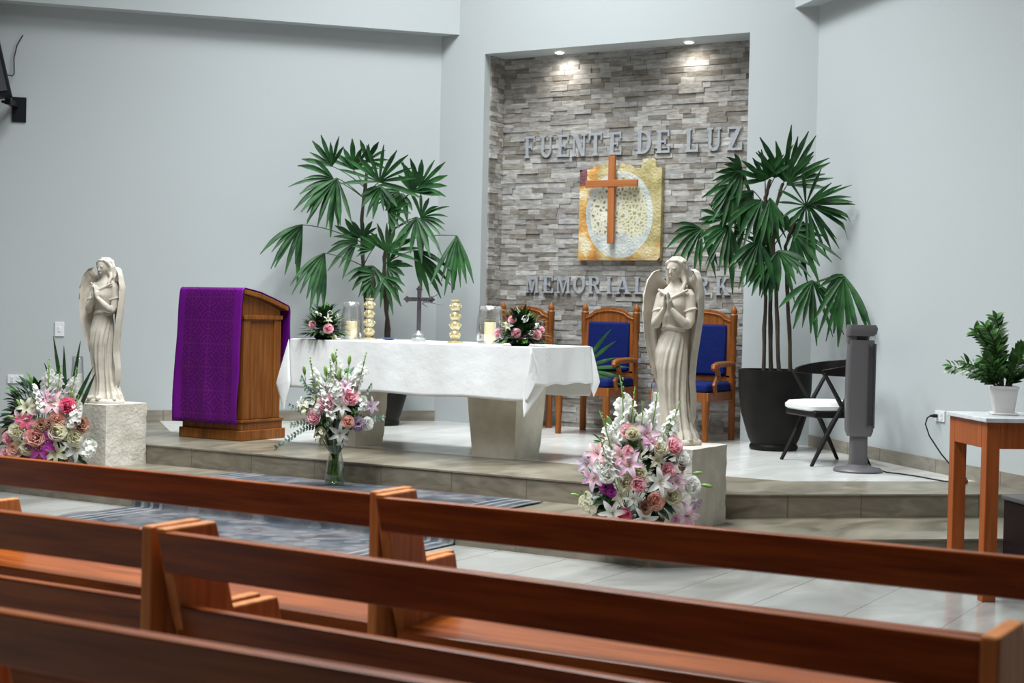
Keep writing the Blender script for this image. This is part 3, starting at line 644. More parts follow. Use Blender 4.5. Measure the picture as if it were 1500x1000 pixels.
    for j in range(1,24):
        th=PI*j/24; r=[]
        for k in range(32):
            a=2*PI*k/32; x=.049*math.sin(th)*math.cos(a); y=.058*math.sin(th)*math.sin(a); z=-.070*math.cos(th)
            fr=max(0,-math.sin(a))*math.sin(th)
            jaw=1-.26*max(0,(-z-.015)/.055)                   # narrower to the chin
            x*=jaw; y=y*(1-.16*max(0,(-z-.015)/.055)) if y>0 else y*(1-.05*max(0,(-z-.015)/.055))
            if fr>.55:
                y-=.006*math.exp(-(x/.012)**2)*math.exp(-((z+.058)/.012)**2)                         # chin
                for sx_ in(-.019,.019): y+=.0075*math.exp(-((x-sx_)/.010)**2)*math.exp(-((z-.004)/.009)**2)   # eye sockets
            r.append((x,y,z))
        hr.append(r)
    mb.loft(hr)
    mb.loft([[(w*math.cos(2*PI*k/10),-.056-d+ (w*.6)*math.sin(2*PI*k/10),z) for k in range(10)] for z,w,d in((.016,.004,-.002),(.004,.0055,.004),(-.008,.0075,.010),(-.014,.0085,.011),(-.018,.006,.003))])
    mb.ball((0,-.0565,-.031),(.013,.0055,.0035),12,6); mb.ball((0,-.0555,-.038),(.011,.0055,.004),12,6)
    for sx_ in(-.019,.019): mb.ball((sx_,-.0485,.003),(.009,.006,.0055),10,6); mb.tube([(sx_-.012,-.050,.014),(sx_,-.0545,.018),(sx_+.012,-.050,.014)],.0035,6); mb.ball((sx_*2.6,.004,-.006),(.006,.012,.017),8,6)
    mb.xf(Matrix.Translation(hc)@Matrix.Rotation(rad(-8),4,'Z')@Matrix.Rotation(rad(12),4,'X'),s0)
    # hair: cap and waves falling on the shoulders
    mb.ball((-.002,.012,1.075),(.056,.060,.062),24,14)
    for k in range(9):
        a=rad(-30+k*30); x=.050*math.cos(a); y=.012+.052*math.sin(a)
        mb.tube([(x*.3,y*.5-.01,1.128),(x*.85,y*.85,1.105),(x*1.08,y*1.05,1.06),(x*1.05,y*1.1+.006,1.01),(x*1.25,y*1.15+.01,.965)],[.012,.016,.017,.016,.010],8)
    for s in(1,-1):
        mb.tube([(s*.018,-.055,1.112),(s*.042,-.042,1.095),(s*.055,-.018,1.06),(s*.054,-.010,1.02),(s*.066,-.022,.975),(s*.060,-.045,.935),(s*.072,-.055,.90)] if s>0 else [(s*.012,-.055,1.114),(s*.042,-.042,1.095),(s*.055,-.014,1.06),(s*.052,.0,1.02),(s*.058,.012,.975)],[.008,.014,.015,.014,.014,.012,.006] if s>0 else [.008,.014,.015,.014,.009],8)
    mb.tube([(.054*math.cos(a)-.002,.004+.062*math.sin(a),1.098+.010*math.sin(a+PI)) for a in[2*PI*k/24 for k in range(25)]],.007,8,cap=False)
    b=mb.build('body',M['statue'],t,ang=180)
    r=b.modifiers.new('remesh','REMESH'); r.mode='VOXEL'; r.voxel_size=.0042; r.use_smooth_shade=True
    sm=b.modifiers.new('smooth','SMOOTH'); sm.factor=.5; sm.iterations=1
    # wings
    curves={-1:[(1.055,.105,.02),(1.04,.135,.00),(.99,.165,-.015),(.90,.183,-.025),(.78,.185,-.03),(.65,.172,-.03),(.52,.148,-.015),(.42,.122,.01),(.33,.098,.03),(.26,.085,.045)],
             1:[(1.06,.11,.02),(1.045,.142,.00),(1.0,.168,-.015),(.90,.185,-.025),(.78,.183,-.03),(.65,.165,-.03),(.52,.142,-.02),(.40,.128,-.005),(.28,.135,.01),(.17,.128,.025),(.13,.115,.03)]}
    for s in(-1,1):
        cv=curves[s]; mb=MB(); NU,NV=48,18; front=[];back=[]
        for i in range(NU+1):
            f=i/NU*(len(cv)-1); k=min(int(f),len(cv)-2); g=f-k
            z,xo,yo=(cv[k][c]+(cv[k+1][c]-cv[k][c])*g for c in range(3))
            top=max(0,(z-.93)/.13); xi=.035+(xo-.035)*min(1,top)**1.6; zi=z-.02*(1-min(1,top)) ; yi=.085-.02*top
            fr=[];bk=[]
            for j in range(NV+1):
                v=j/NV; c1=math.sin(v*PI/2); xo2=xo*1.03; yo2=yo-.035; yq=yi+(yo2-yi)*min(1,top)**1.2; x=xi+(xo2-xi)*c1; y=yq+(yo2-yq)*(1-math.cos(v*PI/2))**.8; zz=zi+(z-zi)*v
                if z<.35: y+=.0
                th=.017*math.sin(PI*min(1,.25+.75*(1-v)))**.5+.006*(v>.8)
                # rows of feathers: shallow scallops above, long quills below
                fe=.007*math.sin(v*30+z*5) if z<.74 else .008*math.sin(v*16+z*9)*math.sin(z*75+v*3)
                n_=Vector((math.cos(v*PI/2)*-.2-.0,-1,0)) if v<.5 else Vector((-.6,-.8,0)); n_.normalize()
                fr.append((s*(x+n_.x*th),y+n_.y*th-fe*.6,zz)); bk.append((s*(x-n_.x*th*.6),y-n_.y*th*.6+fe,zz))
            front.append(fr); back.append(bk)
        w=NV+1; rings=[front[i]+back[i][::-1] for i in range(NU+1)]
        mb.loft(rings); wob=mb.build('wing',M['statue'],t,ang=70)
        # rolled leading edge
    mb=MB(); rg=[]
    for z,q in((0,1.0),(.012,1.03),(.028,1.0),(.036,.9)):
        rg.append([((.155+.012*math.sin(3*a)+.006*math.sin(7*a))*q*math.cos(a)+.012,(.125+.01*math.cos(2*a))*q*math.sin(a)-.012,z) for a in[2*PI*k/40 for k in range(40)]])
    mb.loft(rg); mb.build('plinth',M['statue'],t,ang=50)
    return t
ang=statue()
dup(ang,(-8.80,8.47,ZL+.475),12,'cream stone praying angel left of the purple-draped lectern')
def pedestal(label,x0,x1,y0,y1,h,seed):
    mb=MB(); rg=[]; hx,hy=(x1-x0)/2,(y1-y0)/2
    for k in range(13):
        z=h*k/12; r=[]
        for e in range(4):
            for q in range(12):
                f=-1+2*q/12; p={0:(f,-1),1:(1,f),2:(-f,1),3:(-1,-f)}[e]
                n_=.006*noise.noise(Vector((p[0]*4+seed,p[1]*4,z*12)))+.004*noise.noise(Vector((p[0]*11,p[1]*11+seed,z*30)))
                ed=.006*(max(abs(f),.9)-.9)*10
                r.append((p[0]*(hx+n_-ed),p[1]*(hy+n_-ed),z))
        rg.append(r)
    mb.loft(rg); o=mb.build('stone_pedestal',M['lime'],ang=45); o.location=((x0+x1)/2,(y0+y1)/2,ZL); tag(o,label,'pedestal','rough stone pedestals')
pedestal('rough limestone block pedestal under the angel behind the tall pink and white flowers',-4.10,-3.60,8.06,8.58,.475,3.1)
pedestal('rough limestone block pedestal at the left step, under the angel beside the lectern',-9.02,-8.57,8.28,8.72,.475,9.4)
hurricane('hurricane_lamp','glass chimney with a white pillar candle beside the angel on the front pedestal',(-4.03,8.50,ZL+.475),.056,.36,.042,.30,M['waxw'],'hurricane candles on the pedestals')
hurricane('hurricane_lamp','glass chimney with a white candle behind the angel left of the lectern',(-8.955,8.345,ZL+.475),.050,.36,.044,.22,M['waxw'],'hurricane candles on the pedestals')

# ------------------------------------------------------------------ lady palms

def palm(label,loc,d,px0,py0,org,trunks,fronds,W,n,seed,pr=.30,ph=.66):
    r_=random.Random(seed); t=thing('potted_lady_palm',label,'potted palm',loc,CAMR,'lady palms by the niche')
    mb=MB(); mb.lathe([(pr*.62,0),(pr*.66,.012),(pr*.66,.035),(pr*.62,.05),(pr*.70,.10),(pr*.90,.30),(pr*.99,.50),(pr*1.0,ph-.04),(pr*1.0,ph),(pr*.93,ph),(pr*.92,ph-.05)],40,cap=False); mb.lathe([(pr*.60,.002),(.001,.002)],40,cap=False); mb.build('pot',M['pot'],t,ang=50)
    mb=MB(); mb.lathe([(pr*.94,ph-.045),(.001,ph-.035)],32,cap=False); mb.build('soil',M['soil'],t)
    k_=2214.0
    ca,sa=math.cos(rad(CAMR)),math.sin(rad(CAMR)); inw=-Vector(n)
    def clear(p):
        w_=Vector((loc[0]+p[0]*ca-p[1]*sa,loc[1]+p[0]*sa+p[1]*ca)); q=(w_.x-W[0])*inw.x+(w_.y-W[1])*inw.y
        q2=12.55-w_.y
        if q<.05:
            mv=Vector((inw.x,inw.y))*(.05-q); p=(p[0]+mv.x*ca+mv.y*sa,p[1]-mv.x*sa+mv.y*ca,p[2])
            w_=Vector((loc[0]+p[0]*ca-p[1]*sa,loc[1]+p[0]*sa+p[1]*ca)); q2=12.55-w_.y
        if q2<.05: mv=(q2-.05); p=(p[0]+mv*sa,p[1]+mv*ca,p[2])
        return Vector(p)
    def loc_of(cx,cy,y):
        px=org[0]+cx/3.225; py=org[1]+cy/3.225
        return clear(((px-750)/k_*(d+y)-(px0-750)/k_*d,y,(py0-py)/k_*(d+y)))
    tr=[]
    for pts,r0 in trunks:
        P=[loc_of(a,b,y) for a,b,y in pts]; P[0].z=ph-.05
        Q=[]
        for i in range(len(P)-1):
            for k in range(5): Q.append(P[i].lerp(P[i+1],k/5)+Vector((r_.uniform(-.004,.004),r_.uniform(-.004,.004),0)))
        Q.append(P[-1]); mb=MB(); mb.tube(Q,[r0*(1.12 if i%3==0 else .95)*(1-.25*i/len(Q)) for i in range(len(Q))],8); mb.build('cane',M['stem'],t); tr.append(Q)
    for cx,cy,y,ang,spread,ln,nseg,droop,ti in fronds:
        hub=loc_of(cx,cy,y); Q=tr[ti]; bz=min(hub.z-.10,Q[-1].z); st=min(Q,key=lambda p:abs(p.z-max(ph+.1,bz-.05))) if hub.z<Q[-1].z+.35 else Q[-1]
        mb=MB(); mid=st.lerp(hub,.55)+Vector((0,0,.10*(hub-st).length)); pth=[]
        for k in range(9):
            f=k/8; pth.append(st*(1-f)**2+mid*2*f*(1-f)+hub*f*f)
        mb.mi=1; mb.tube(pth,[.0055]*4+[.0045]*5,6); mb.mi=0
        tilt=r_.uniform(-.35,.35)
        for k in range(nseg):
            f=(k/(nseg-1)-.5) if nseg>1 else 0; a=rad(ang+f*spread+r_.uniform(-4,4)); l_=ln*(1-.35*abs(f)*(spread>200))*r_.uniform(.72,1.12); wm=r_.uniform(.016,.028)*(.7 if nseg>11 else 1)
            dx=Vector((math.cos(a),-.25-.25*abs(math.cos(a))+tilt*math.sin(a*2),math.sin(a))).normalized(); rt=dx.cross(Vector((r_.uniform(-.3,.3),-1,.45))).normalized(); up=rt.cross(dx).normalized()
            dr=droop*r_.uniform(.7,1.25); S=[];T=8
            for j in range(T+1):
                q=j/T; p=hub+dx*l_*(q-.10*dr*q*q)+Vector((0,0,-dr*l_*q**2.1*.75)); w_=wm*(.28+.72*min(1,q/.45))*(1 if q<.72 else max(.18,1-(q-.72)/.30))
                S.append([clear(p-rt*w_+up*w_*.25),clear(p-up*w_*.20),clear(p+rt*w_+up*w_*.25)])
            mb.grid(S)
        mb.build('frond',[M['leaf'],M['petio']],t,fix=False,ang=180)
    return t
lf=[(330,235,-.10,205,150,.42,11,.35,0),(320,175,.0,110,110,.30,7,.05,0),(345,225,-.15,250,80,.44,7,.25,0),(420,190,.05,80,150,.30,8,.1,0),(485,150,.05,45,120,.24,6,.1,0),(545,240,-.10,85,200,.44,11,.1,0),(550,262,-.05,260,120,.26,7,.3,0),
(700,285,-.08,60,130,.33,8,.15,1),(735,268,.05,55,140,.36,8,.1,1),(745,405,-.12,10,190,.36,12,.35,1),(725,400,-.15,270,90,.38,6,.2,1),(590,385,.0,20,170,.26,8,.3,1),(640,290,.05,200,100,.25,6,.4,1),(185,452,-.05,235,70,.42,7,.55,0),(292,582,-.10,240,70,.42,7,.5,0),
(445,535,.08,170,150,.34,9,.4,0),(470,510,.0,90,160,.20,7,.1,0),(585,570,-.08,70,150,.36,9,.15,1),(590,640,-.05,0,170,.28,8,.3,1),(520,640,.0,250,130,.30,8,.3,1),(575,690,-.1,300,120,.30,6,.4,1),(715,560,-.10,320,70,.40,7,.35,1),(915,485,-.12,268,50,.50,8,.25,1),(520,560,-.05,140,120,.22,7,.2,0),(540,680,.0,200,100,.22,6,.4,0),(655,300,.08,250,120,.24,6,.4,1)]
palm('tall lady palm in a black pot against the wall behind the altar and crucifix',(-8.50,11.72,ZU),14.42,556,621,(380,190),
  [([(560,1290,0),(505,980,0),(480,700,.02),(465,420,.03),(485,180,.05)],.020),([(600,1290,.05),(605,980,.02),(580,760,0),(575,600,0),(640,300,.05)],.021),([(575,1290,-.08),(520,1000,-.05),(520,790,-.05),(530,660,-.04)],.016),([(590,1290,.1),(590,960,.1),(600,760,.1),(590,560,.08)],.014)],lf,WL,nL,11,.29,.66)
rf=[(545,250,-.05,75,130,.44,8,.02,2),(560,265,-.10,40,90,.46,6,.05,2),(500,235,.0,95,140,.30,8,.05,1),(455,250,.0,110,150,.28,8,.1,1),(345,205,-.05,185,150,.24,8,.35,0),(355,240,.0,190,140,.36,9,.4,0),(300,270,-.05,235,90,.36,7,.4,0),(650,358,-.15,30,330,.46,15,.15,2),(660,350,-.15,-20,120,.48,8,.18,3),
(160,480,-.10,230,150,.36,10,.5,0),(290,465,-.05,235,110,.40,9,.45,0),(260,440,.05,130,120,.24,7,.2,0),(440,345,.0,250,130,.38,9,.5,1),(480,330,-.05,270,60,.34,6,.4,1),(430,535,-.08,250,110,.34,10,.5,1),(455,560,.0,110,130,.20,7,.1,1),(525,575,-.10,290,130,.34,9,.5,2),(470,640,-.05,235,90,.28,7,.4,1),(600,490,-.10,300,80,.42,7,.3,3),(560,480,.0,40,140,.24,8,.3,2),(620,500,.0,20,120,.22,6,.3,3),
(690,702,-.30,270,120,.46,10,.22,3),(840,665,-.55,265,70,.52,9,.35,3),(835,660,-.5,210,50,.22,4,.3,3),(400,300,.0,225,70,.34,6,.4,1),(380,350,.05,215,80,.40,7,.4,0),(500,590,.0,180,110,.22,7,.35,2)]
palm('tall lady palm in a rounded black pot beside the white-seated black chair',(-4.62,11.98,ZU),12.65,1143,661,(980,190),
  [([(470,1130,0),(470,800,.0),(430,560,.02),(400,350,.03),(350,220,.03)],.017),([(505,1130,.05),(495,800,.03),(480,560,0),(460,330,0),(480,245,0)],.019),([(545,1130,-.05),(520,760,-.04),(500,560,-.04),(505,380,-.04),(540,260,-.04)],.018),([(600,1130,.0),(575,800,.0),(560,560,0),(600,430,-.05),(640,370,-.1)],.017)],rf,WR,nR,5,.305,.67)

# ------------------------------------------------------------------ flowers
FL={}
def petal(mb,prof,ang,ruf=0,cup=.25,tw=0):
    c,s=math.cos(ang),math.sin(ang); pts=[]
    for i,(r,z,w) in enumerate(prof):
        row=[]
        for v in(-1,-.5,0,.5,1):
            zz=z+cup*w*v*v+ruf*math.sin(v*5+i*2+ang*3); q=v*w
            row.append((r*c-q*s,r*s+q*c,zz+tw*v*w))
        pts.append(row)
    mb.grid(pts)
def flower(kind,colr):
    key=(kind,colr)
    if key in FL: return FL[key]
    r_=random.Random(hash(kind)%99 if 0 else len(FL)+3); mb=MB(); mats=[M[colr],M['leafl'],M['stamen']]
    if kind=='rose':
        for n_,R_,H,W,o in((5,.50,.10,.34,0),(5,.42,.22,.30,.6),(4,.32,.30,.26,.2),(3,.22,.34,.20,.9),(3,.13,.36,.14,.1)):
            for k in range(n_): petal(mb,[(R_*.25,-.28,W*.45),(R_*.75,-.12,W*.9),(R_*.95,H*.5,W),(R_*1.02,H*.85,W*.9),(R_*1.12,H,W*.45)],2*PI*k/n_+o,.02,.12)
        mb.ball((0,0,.1),(.10,.10,.24),10,8)
        mb.mi=1; mb.ball((0,0,-.28),(.13,.13,.12),8,6)
    elif kind=='lily':
        for k in range(6):
            W=.21 if k%2 else .165
            petal(mb,[(.04,-.30,.05),(.13,-.10,W*.7),(.33,.06,W),(.58,.10,W*.85),(.82,.02,W*.5),(.98,-.10,W*.08)],k*PI/3+.2,.012,.30)
        for k in range(6):
            a=k*PI/3+.7; mb.mi=1; mb.tube([(0,0,-.2),(.10*math.cos(a),.10*math.sin(a),.10),(.17*math.cos(a),.17*math.sin(a),.24)],.012,5)
            mb.mi=2; mb.ball((.17*math.cos(a),.17*math.sin(a),.25),(.035,.035,.022),6,4)
        mb.mi=1; mb.tube([(0,0,-.35),(0,0,.28)],[.03,.015],5)
    elif kind=='carnation':
        for n_,R_,H in((9,.46,.04),(8,.38,.16),(7,.28,.26),(5,.16,.32)):
            for k in range(n_): petal(mb,[(.03,-.2,.04),(R_*.5,H*.4,.12),(R_*.85,H,.17),(R_*1.05,H+.03,.14)],2*PI*k/n_+R_*9,.05,.1)
        mb.mi=1; mb.lathe([(.05,-.45),(.10,-.3),(.11,-.12)],8)
    elif kind=='gladiolus':     # one spike, axis +Z, unit height
        mb.mi=1; mb.tube([(0,0,-.2),(.01,0,.4),(.0,0,.8),(.03,0,1.05)],[.012,.011,.009,.004],6)
        for k in range(9):
            z=.10+k*.075; a=(0.55 if k%2 else -0.55)-PI/2+r_.uniform(-.25,.25); q=1-.06*k; s0=len(mb.v); mb.mi=0
            for j in range(6): petal(mb,[(.005,0,.012),(.03,.055,.028),(.065,.085,.042),(.10,.085,.03),(.115,.07,.008)],j*PI/3,.006,.2)
            mb.xf(Matrix.Translation((.02*math.cos(a),.02*math.sin(a),z))@Matrix.Rotation(a+PI/2,4,'Z')@Matrix.Rotation(rad(62),4,'X')@Matrix.Scale(q*1.7,4),s0)
        mb.mi=1
        for k in range(5):
            z=.76+k*.06; a=.5 if k%2 else -.5; mb.ball((.02*math.sin(a),-.012,z),(.014,.014,.036-.003*k),6,5)
    elif kind=='stock':
        for k in range(26):
            z=r_.uniform(-.35,.45); a=r_.uniform(0,2*PI); R_=.30*(1-abs(z)*.9)+.06; s0=len(mb.v); mb.mi=0
            for j in range(4): petal(mb,[(.01,0,.03),(.07,.03,.07),(.13,.02,.05)],j*PI/2+k,.01,.1)
            mb.xf(Matrix.Translation((R_*math.cos(a),R_*math.sin(a),z))@Vector((math.cos(a),math.sin(a),.5)).to_track_quat('Z','Y').to_matrix().to_4x4(),s0)
        mb.mi=1; mb.tube([(0,0,-.6),(0,0,.5)],.03,6)
    elif kind=='bud':
        mb.mi=0; mb.lathe([(.02,-.5),(.12,-.3),(.17,0),(.13,.3),(.03,.52)],8); mb.mi=1; mb.tube([(0,0,-1.0),(.02,0,-.48)],.03,6)
    FL[key]=mb.mesh(kind,mats,ang=180,fix=False); return FL[key]
CN={'white':'white','cream':'cream','pink':'pink','hot':'deep pink','lpink':'lilac pink','purplep':'magenta purple','mauve':'pale mauve','peach':'peach','dusty':'dusty brown-pink','leafl':'green'}
def leafblade(mb,p,d,up,ln,w,n=6,bend=.2):
    d=Vector(d).normalized(); rt=d.cross(Vector(up)); rt=rt.normalized() if rt.length>1e-3 else d.orthogonal().normalized(); u_=rt.cross(d); P=[]
    for i in range(n+1):
        q=i/n; c=Vector(p)+d*ln*q-u_*bend*ln*q*q; ww=w*math.sin(PI*min(.98,.08+.92*q))**.8
        P.append([c-rt*ww+u_*ww*.25,c,c+rt*ww+u_*ww*.25])
    mb.grid(P)
def bouquet(t,items,S,org,scl,px0,py0,Rx,Rz,cz,Ry,seed,nleaf,leafmat='leafd',lift=0,zlo=.05):
    r_=random.Random(seed); lo=t.location
    def pos(cx,cy):
        px=org[0]+cx/scl; py=org[1]+cy/scl; d=lo[1]*.857-lo[0]*.515; xc=lo[0]*.857+lo[1]*.515; y=0
        for _ in range(4):
            x=(px-750)/2214*(d+y)-xc; z=1.4-(py-457.6-.0219*(px-750))/2214*(d+y)-lo[2]
            q=1-(x/Rx)**2-((z-cz)/Rz)**2; y=-Ry*math.sqrt(q) if q>0 else 0
        return Vector((x,y+r_.uniform(-.02,.02),z))
    for it in items:
        kind,colr,cx,cy,sz=it[:5]; p=pos(cx,cy); out=Vector((p.x*.9,p.y-.10,(p.z-cz)*.6+.06)).normalized()
        o=obj(kind if kind!='stock' else 'stock_flower',flower(kind,colr),t); o.scale=(sz*{'rose':1.22,'stock':1.35,'gladiolus':1.05,'lily':1.0}.get(kind,1),)*3; o['label']=f"{CN[colr]} {kind if kind!='stock' else 'cluster of small florets'}"
        if kind=='gladiolus':
            lean=Vector((p.x*.55+(it[5] if len(it)>5 else 0),-.12,1)).normalized(); o.rotation_euler=(lean.to_track_quat('Z','X').to_matrix()@Matrix.Rotation(r_.uniform(-.4,.4)+PI/2,3,'Z')).to_euler(); o.location=p-lean*sz*.5
        elif kind=='stock': o.location=p; o.rotation_euler=(r_.uniform(-.3,.3),p.x*1.2,0)
        elif kind=='bud':
            dd=Vector((it[5],-.2,it[6])).normalized(); o.location=p; o.rotation_euler=dd.to_track_quat('Z','Y').to_euler()
        else:
            out+=Vector((r_.uniform(-.18,.18),-.25,r_.uniform(-.1,.2))); o.location=p; o.rotation_euler=(out.to_track_quat('Z','Y').to_matrix()@Matrix.Rotation(r_.uniform(0,6),3,'Z')).to_euler()
    mb=MB()
    for k in range(nleaf):
        a=r_.uniform(0,2*PI); f=r_.uniform(.25,1)**.6; x=Rx*.60*f*math.cos(a); z=cz+Rz*.60*f*math.sin(a); z=max(z,zlo)
        y=-Ry*.78*math.sqrt(max(0,1-(x/Rx)**2-((z-cz)/Rz)**2))*r_.uniform(.3,1)*(1 if r_.random()<.8 else -1)
        d=Vector((x*1.3,y*1.2-.05,(z-cz)+r_.uniform(-.1,.25))); mb.mi=0 if r_.random()<.75 else 1
        leafblade(mb,(x*.75,y*.75,z),d,(0,-.4,1),r_.uniform(.07,.13),r_.uniform(.016,.030),5,r_.uniform(0,.4))
    for k in range(30):
        a=r_.uniform(0,2*PI); f=r_.uniform(.2,.85); x=Rx*f*math.cos(a)*.8; z=max(zlo,cz+Rz*f*math.sin(a)*.8); mb.mi=2
        mb.tube([(0,0,max(.02,cz*.3)),(x*.6,-.05,(z+cz*.3)/2),(x,-Ry*.45,z)],.003,4)
    o=mb.build('foliage',[M[leafmat],M['leafm'],M['petio']],t,fix=False,ang=180); return pos
def G(cx,cy,sz=.34,ln=0): return('gladiolus','white',cx,cy,sz,ln)
t=thing('flower_arrangement','large mound of pink and white lilies and roses by the front angel pedestal','flower arrangement',(-3.83,7.70,ZL),CAMR,'floor flower arrangements')
it=[G(440,240,.40,-.05),G(490,270,.34,.1),G(350,400,.30,-.25),G(335,520,.25,-.3),G(640,260,.30,.05),G(760,300,.28,.2),G(560,300,.25,0)]
for k,c,x,y,s in(('rose','pink',470,325,.066),('rose','pink',775,425,.078),('rose','pink',745,590,.066),('rose','pink',545,678,.064),('rose','peach',665,795,.080),('rose','hot',455,890,.064),('rose','cream',465,668,.070),('rose','cream',548,605,.066),('rose','white',832,515,.070),('rose','white',305,560,.078),('rose','white',900,690,.082),('rose','cream',782,765,.072),('rose','white',335,620,.066),('rose','cream',500,340,.06),('rose','cream',690,440,.064),
  ('lily','white',690,665,.092),('lily','white',375,870,.085),('lily','white',590,912,.092),('lily','white',720,700,.06),('lily','lpink',600,355,.088),('lily','lpink',480,545,.092),('lily','pink',265,470,.084),('lily','lpink',805,660,.076),('lily','lpink',245,640,.080),('lily','lpink',880,890,.098),('lily','mauve',195,545,.070),('lily','pink',430,490,.075),('lily','lpink',640,400,.06),
  ('carnation','purplep',335,700,.088),('carnation','purplep',370,735,.060),('carnation','pink',470,460,.07),('carnation','lpink',800,915,.062),('lily','cream',670,520,.062),('lily','cream',430,755,.060),('lily','white',515,775,.058),('stock','white',690,415,.085),('stock','cream',205,800,.085),('stock','white',345,480,.09),('stock','white',760,300,.075),('stock','mauve',935,810,.060),('lily','white',600,215,.045),('carnation','dusty',830,565,.05),('rose','dusty',600,835,.06)): it.append((k,c,x,y,s))
it+=[('bud','leafl',130,755,.055,-1,.25),('bud','leafl',1005,692,.070,1,-.15),('bud','leafl',940,605,.060,1,.1),('bud','leafl',345,255,.06,-.6,1),('bud','leafl',735,270,.07,.3,1),('bud','leafl',520,250,.07,.1,1)]
bouquet(t,it,250,(820,560),4.545,945,778,.44,.46,.34,.34,5,330)
mb=MB(); mb.lathe([(.15,0),(.19,.02),(.21,.10),(.20,.11),(.17,.10),(.001,.10)],24); mb.build('basket',M['soil'],t)
t=thing('flower_arrangement','mound of lilies, roses and long green blades at the foot of the left angel pedestal','flower arrangement',(-8.87,7.92,ZL),CAMR,'floor flower arrangements')
it=[G(460,160,.36,-.05),G(545,190,.32,.05),G(330,250,.26,-.2),G(655,225,.34,.1),G(690,420,.26,.1)]
for k,c,x,y,s in(('lily','pink',490,315,.11),('rose','hot',635,338,.090),('lily','hot',258,480,.095),('rose','dusty',755,515,.095),('stock','white',685,460,.11),('stock','white',700,385,.10),('carnation','dusty',390,520,.12),('carnation','dusty',470,500,.09),('rose','cream',540,582,.098),('rose','cream',622,588,.088),('rose','cream',705,628,.084),('rose','cream',240,565,.084),('rose','cream',165,570,.084),('rose','peach',345,632,.096),('lily','purplep',440,655,.11),('lily','purplep',380,718,.12),('lily','hot',350,785,.095),('lily','white',700,730,.12),('stock','white',825,735,.11),('stock','white',815,790,.085),('lily','cream',530,770,.105),('rose','cream',265,730,.080),('lily','cream',195,680,.085),('rose','peach',158,745,.092),('rose','pink',92,640,.080),('lily','cream',255,350,.085),('lily','cream',325,320,.075),('stock','white',385,345,.09),('rose','peach',525,462,.09),('rose','pink',75,775,.06),('lily','pink',190,455,.08),('rose','pink',290,620,.07),('lily','white',560,330,.07),('lily','mauve',440,250,.07)): it.append((k,c,x,y,s))
it+=[('bud','leafl',185,320,.07,-.5,1),('bud','leafl',120,440,.06,-1,.3),('bud','leafl',665,250,.08,.1,1)]
bouquet(t,it,192,(0,540),6.252,80,684,.47,.52,.33,.34,8,300)
mb=MB()
for x0,z0,x1,z1 in((.22,.42,.12,1.0),(.22,.42,.20,.93),(.24,.40,.32,.97),(.24,.40,.42,.78),(.28,.36,.44,.74),(.20,.44,.06,.80),(.27,.15,.42,.02)): leafblade(mb,(x0,-.12,z0),(x1-x0,-.05,z1-z0),(0,-1,.2),math.hypot(x1-x0,z1-z0),.016,8,.06)
mb.build('blade_leaves',M['leafd'],t,fix=False,ang=180,label='long dark green sword leaves')
mb=MB(); mb.lathe([(.15,0),(.19,.02),(.21,.10),(.20,.11),(.17,.10),(.001,.10)],24); mb.build('basket',M['soil'],t)
t=thing('flower_vase','clear glass vase of white gladioli and pink roses in front of the altar step','vase of flowers',(-6.51,8.46,ZL+.014),CAMR)
pr_=[(.062,.006),(.070,.03),(.071,.08),(.060,.14),(.047,.20),(.044,.235),(.052,.265),(.064,.29)]
mb=MB(); mb.lathe(pr_,32,cap=False); mb.lathe([(.062,.006),(.055,.0),(.001,.0)],32,cap=False); mb.build('glass_body',M['vglass'],t,solid=.005)
mb=MB(); mb.lathe([(r-.006,z+.006) for r,z in pr_[:4]],24); mb.build('water',M['water'],t)
mb=MB(); r_=random.Random(4)
for k in range(22):
    a=r_.uniform(0,2*PI); q=r_.uniform(.1,.042); b_=r_.uniform(.02,.055); c=r_.uniform(0,6); mb.tube([(b_*math.cos(c),b_*math.sin(c),.02),(.02*math.cos(a),.02*math.sin(a),.18),(.035*math.cos(a),.035*math.sin(a),.27),(.10*math.cos(a),.10*math.sin(a)*.7,.42)],.0038,5)
mb.build('flower_stem',[M['leafl']],t)
it=[G(185,275,.34,-.12),G(320,235,.36,.0),G(290,270,.30,-.05),G(475,240,.34,.15),G(240,390,.26,-.2),G(385,290,.26,.05)]
for k,c,x,y,s in(('rose','pink',258,392,.092),('rose','pink',415,360,.086),('rose','pink',185,482,.085),('rose','peach',400,512,.066),('lily','white',350,590,.088),('lily','white',365,640,.05),('lily','mauve',548,412,.075),('carnation','mauve',460,528,.11),('rose','white',520,525,.072),('lily','white',360,415,.08),('stock','white',190,410,.10),('lily','white',100,395,.055),('stock','white',482,400,.08),('rose','cream',228,580,.058),('stock','cream',225,600,.075),('stock','white',320,335,.10),('stock','white',305,300,.09),('stock','cream',130,430,.08),('lily','lpink',380,285,.06),('stock','white',500,190,.055),('rose','cream',545,545,.03),('stock','white',455,240,.075)): it.append((k,c,x,y,s))
it+=[('bud','leafl',118,185,.075,-.1,1),('bud','leafl',255,190,.085,-.1,1),('bud','leafl',300,105,.085,-.15,1),('bud','leafl',405,120,.08,.1,1),('bud','leafl',340,215,.09,.15,1)]
bouquet(t,it,209,(420,500),4.35,493,712,.30,.34,.56,.22,3,120,zlo=.30)
r_=random.Random(6)
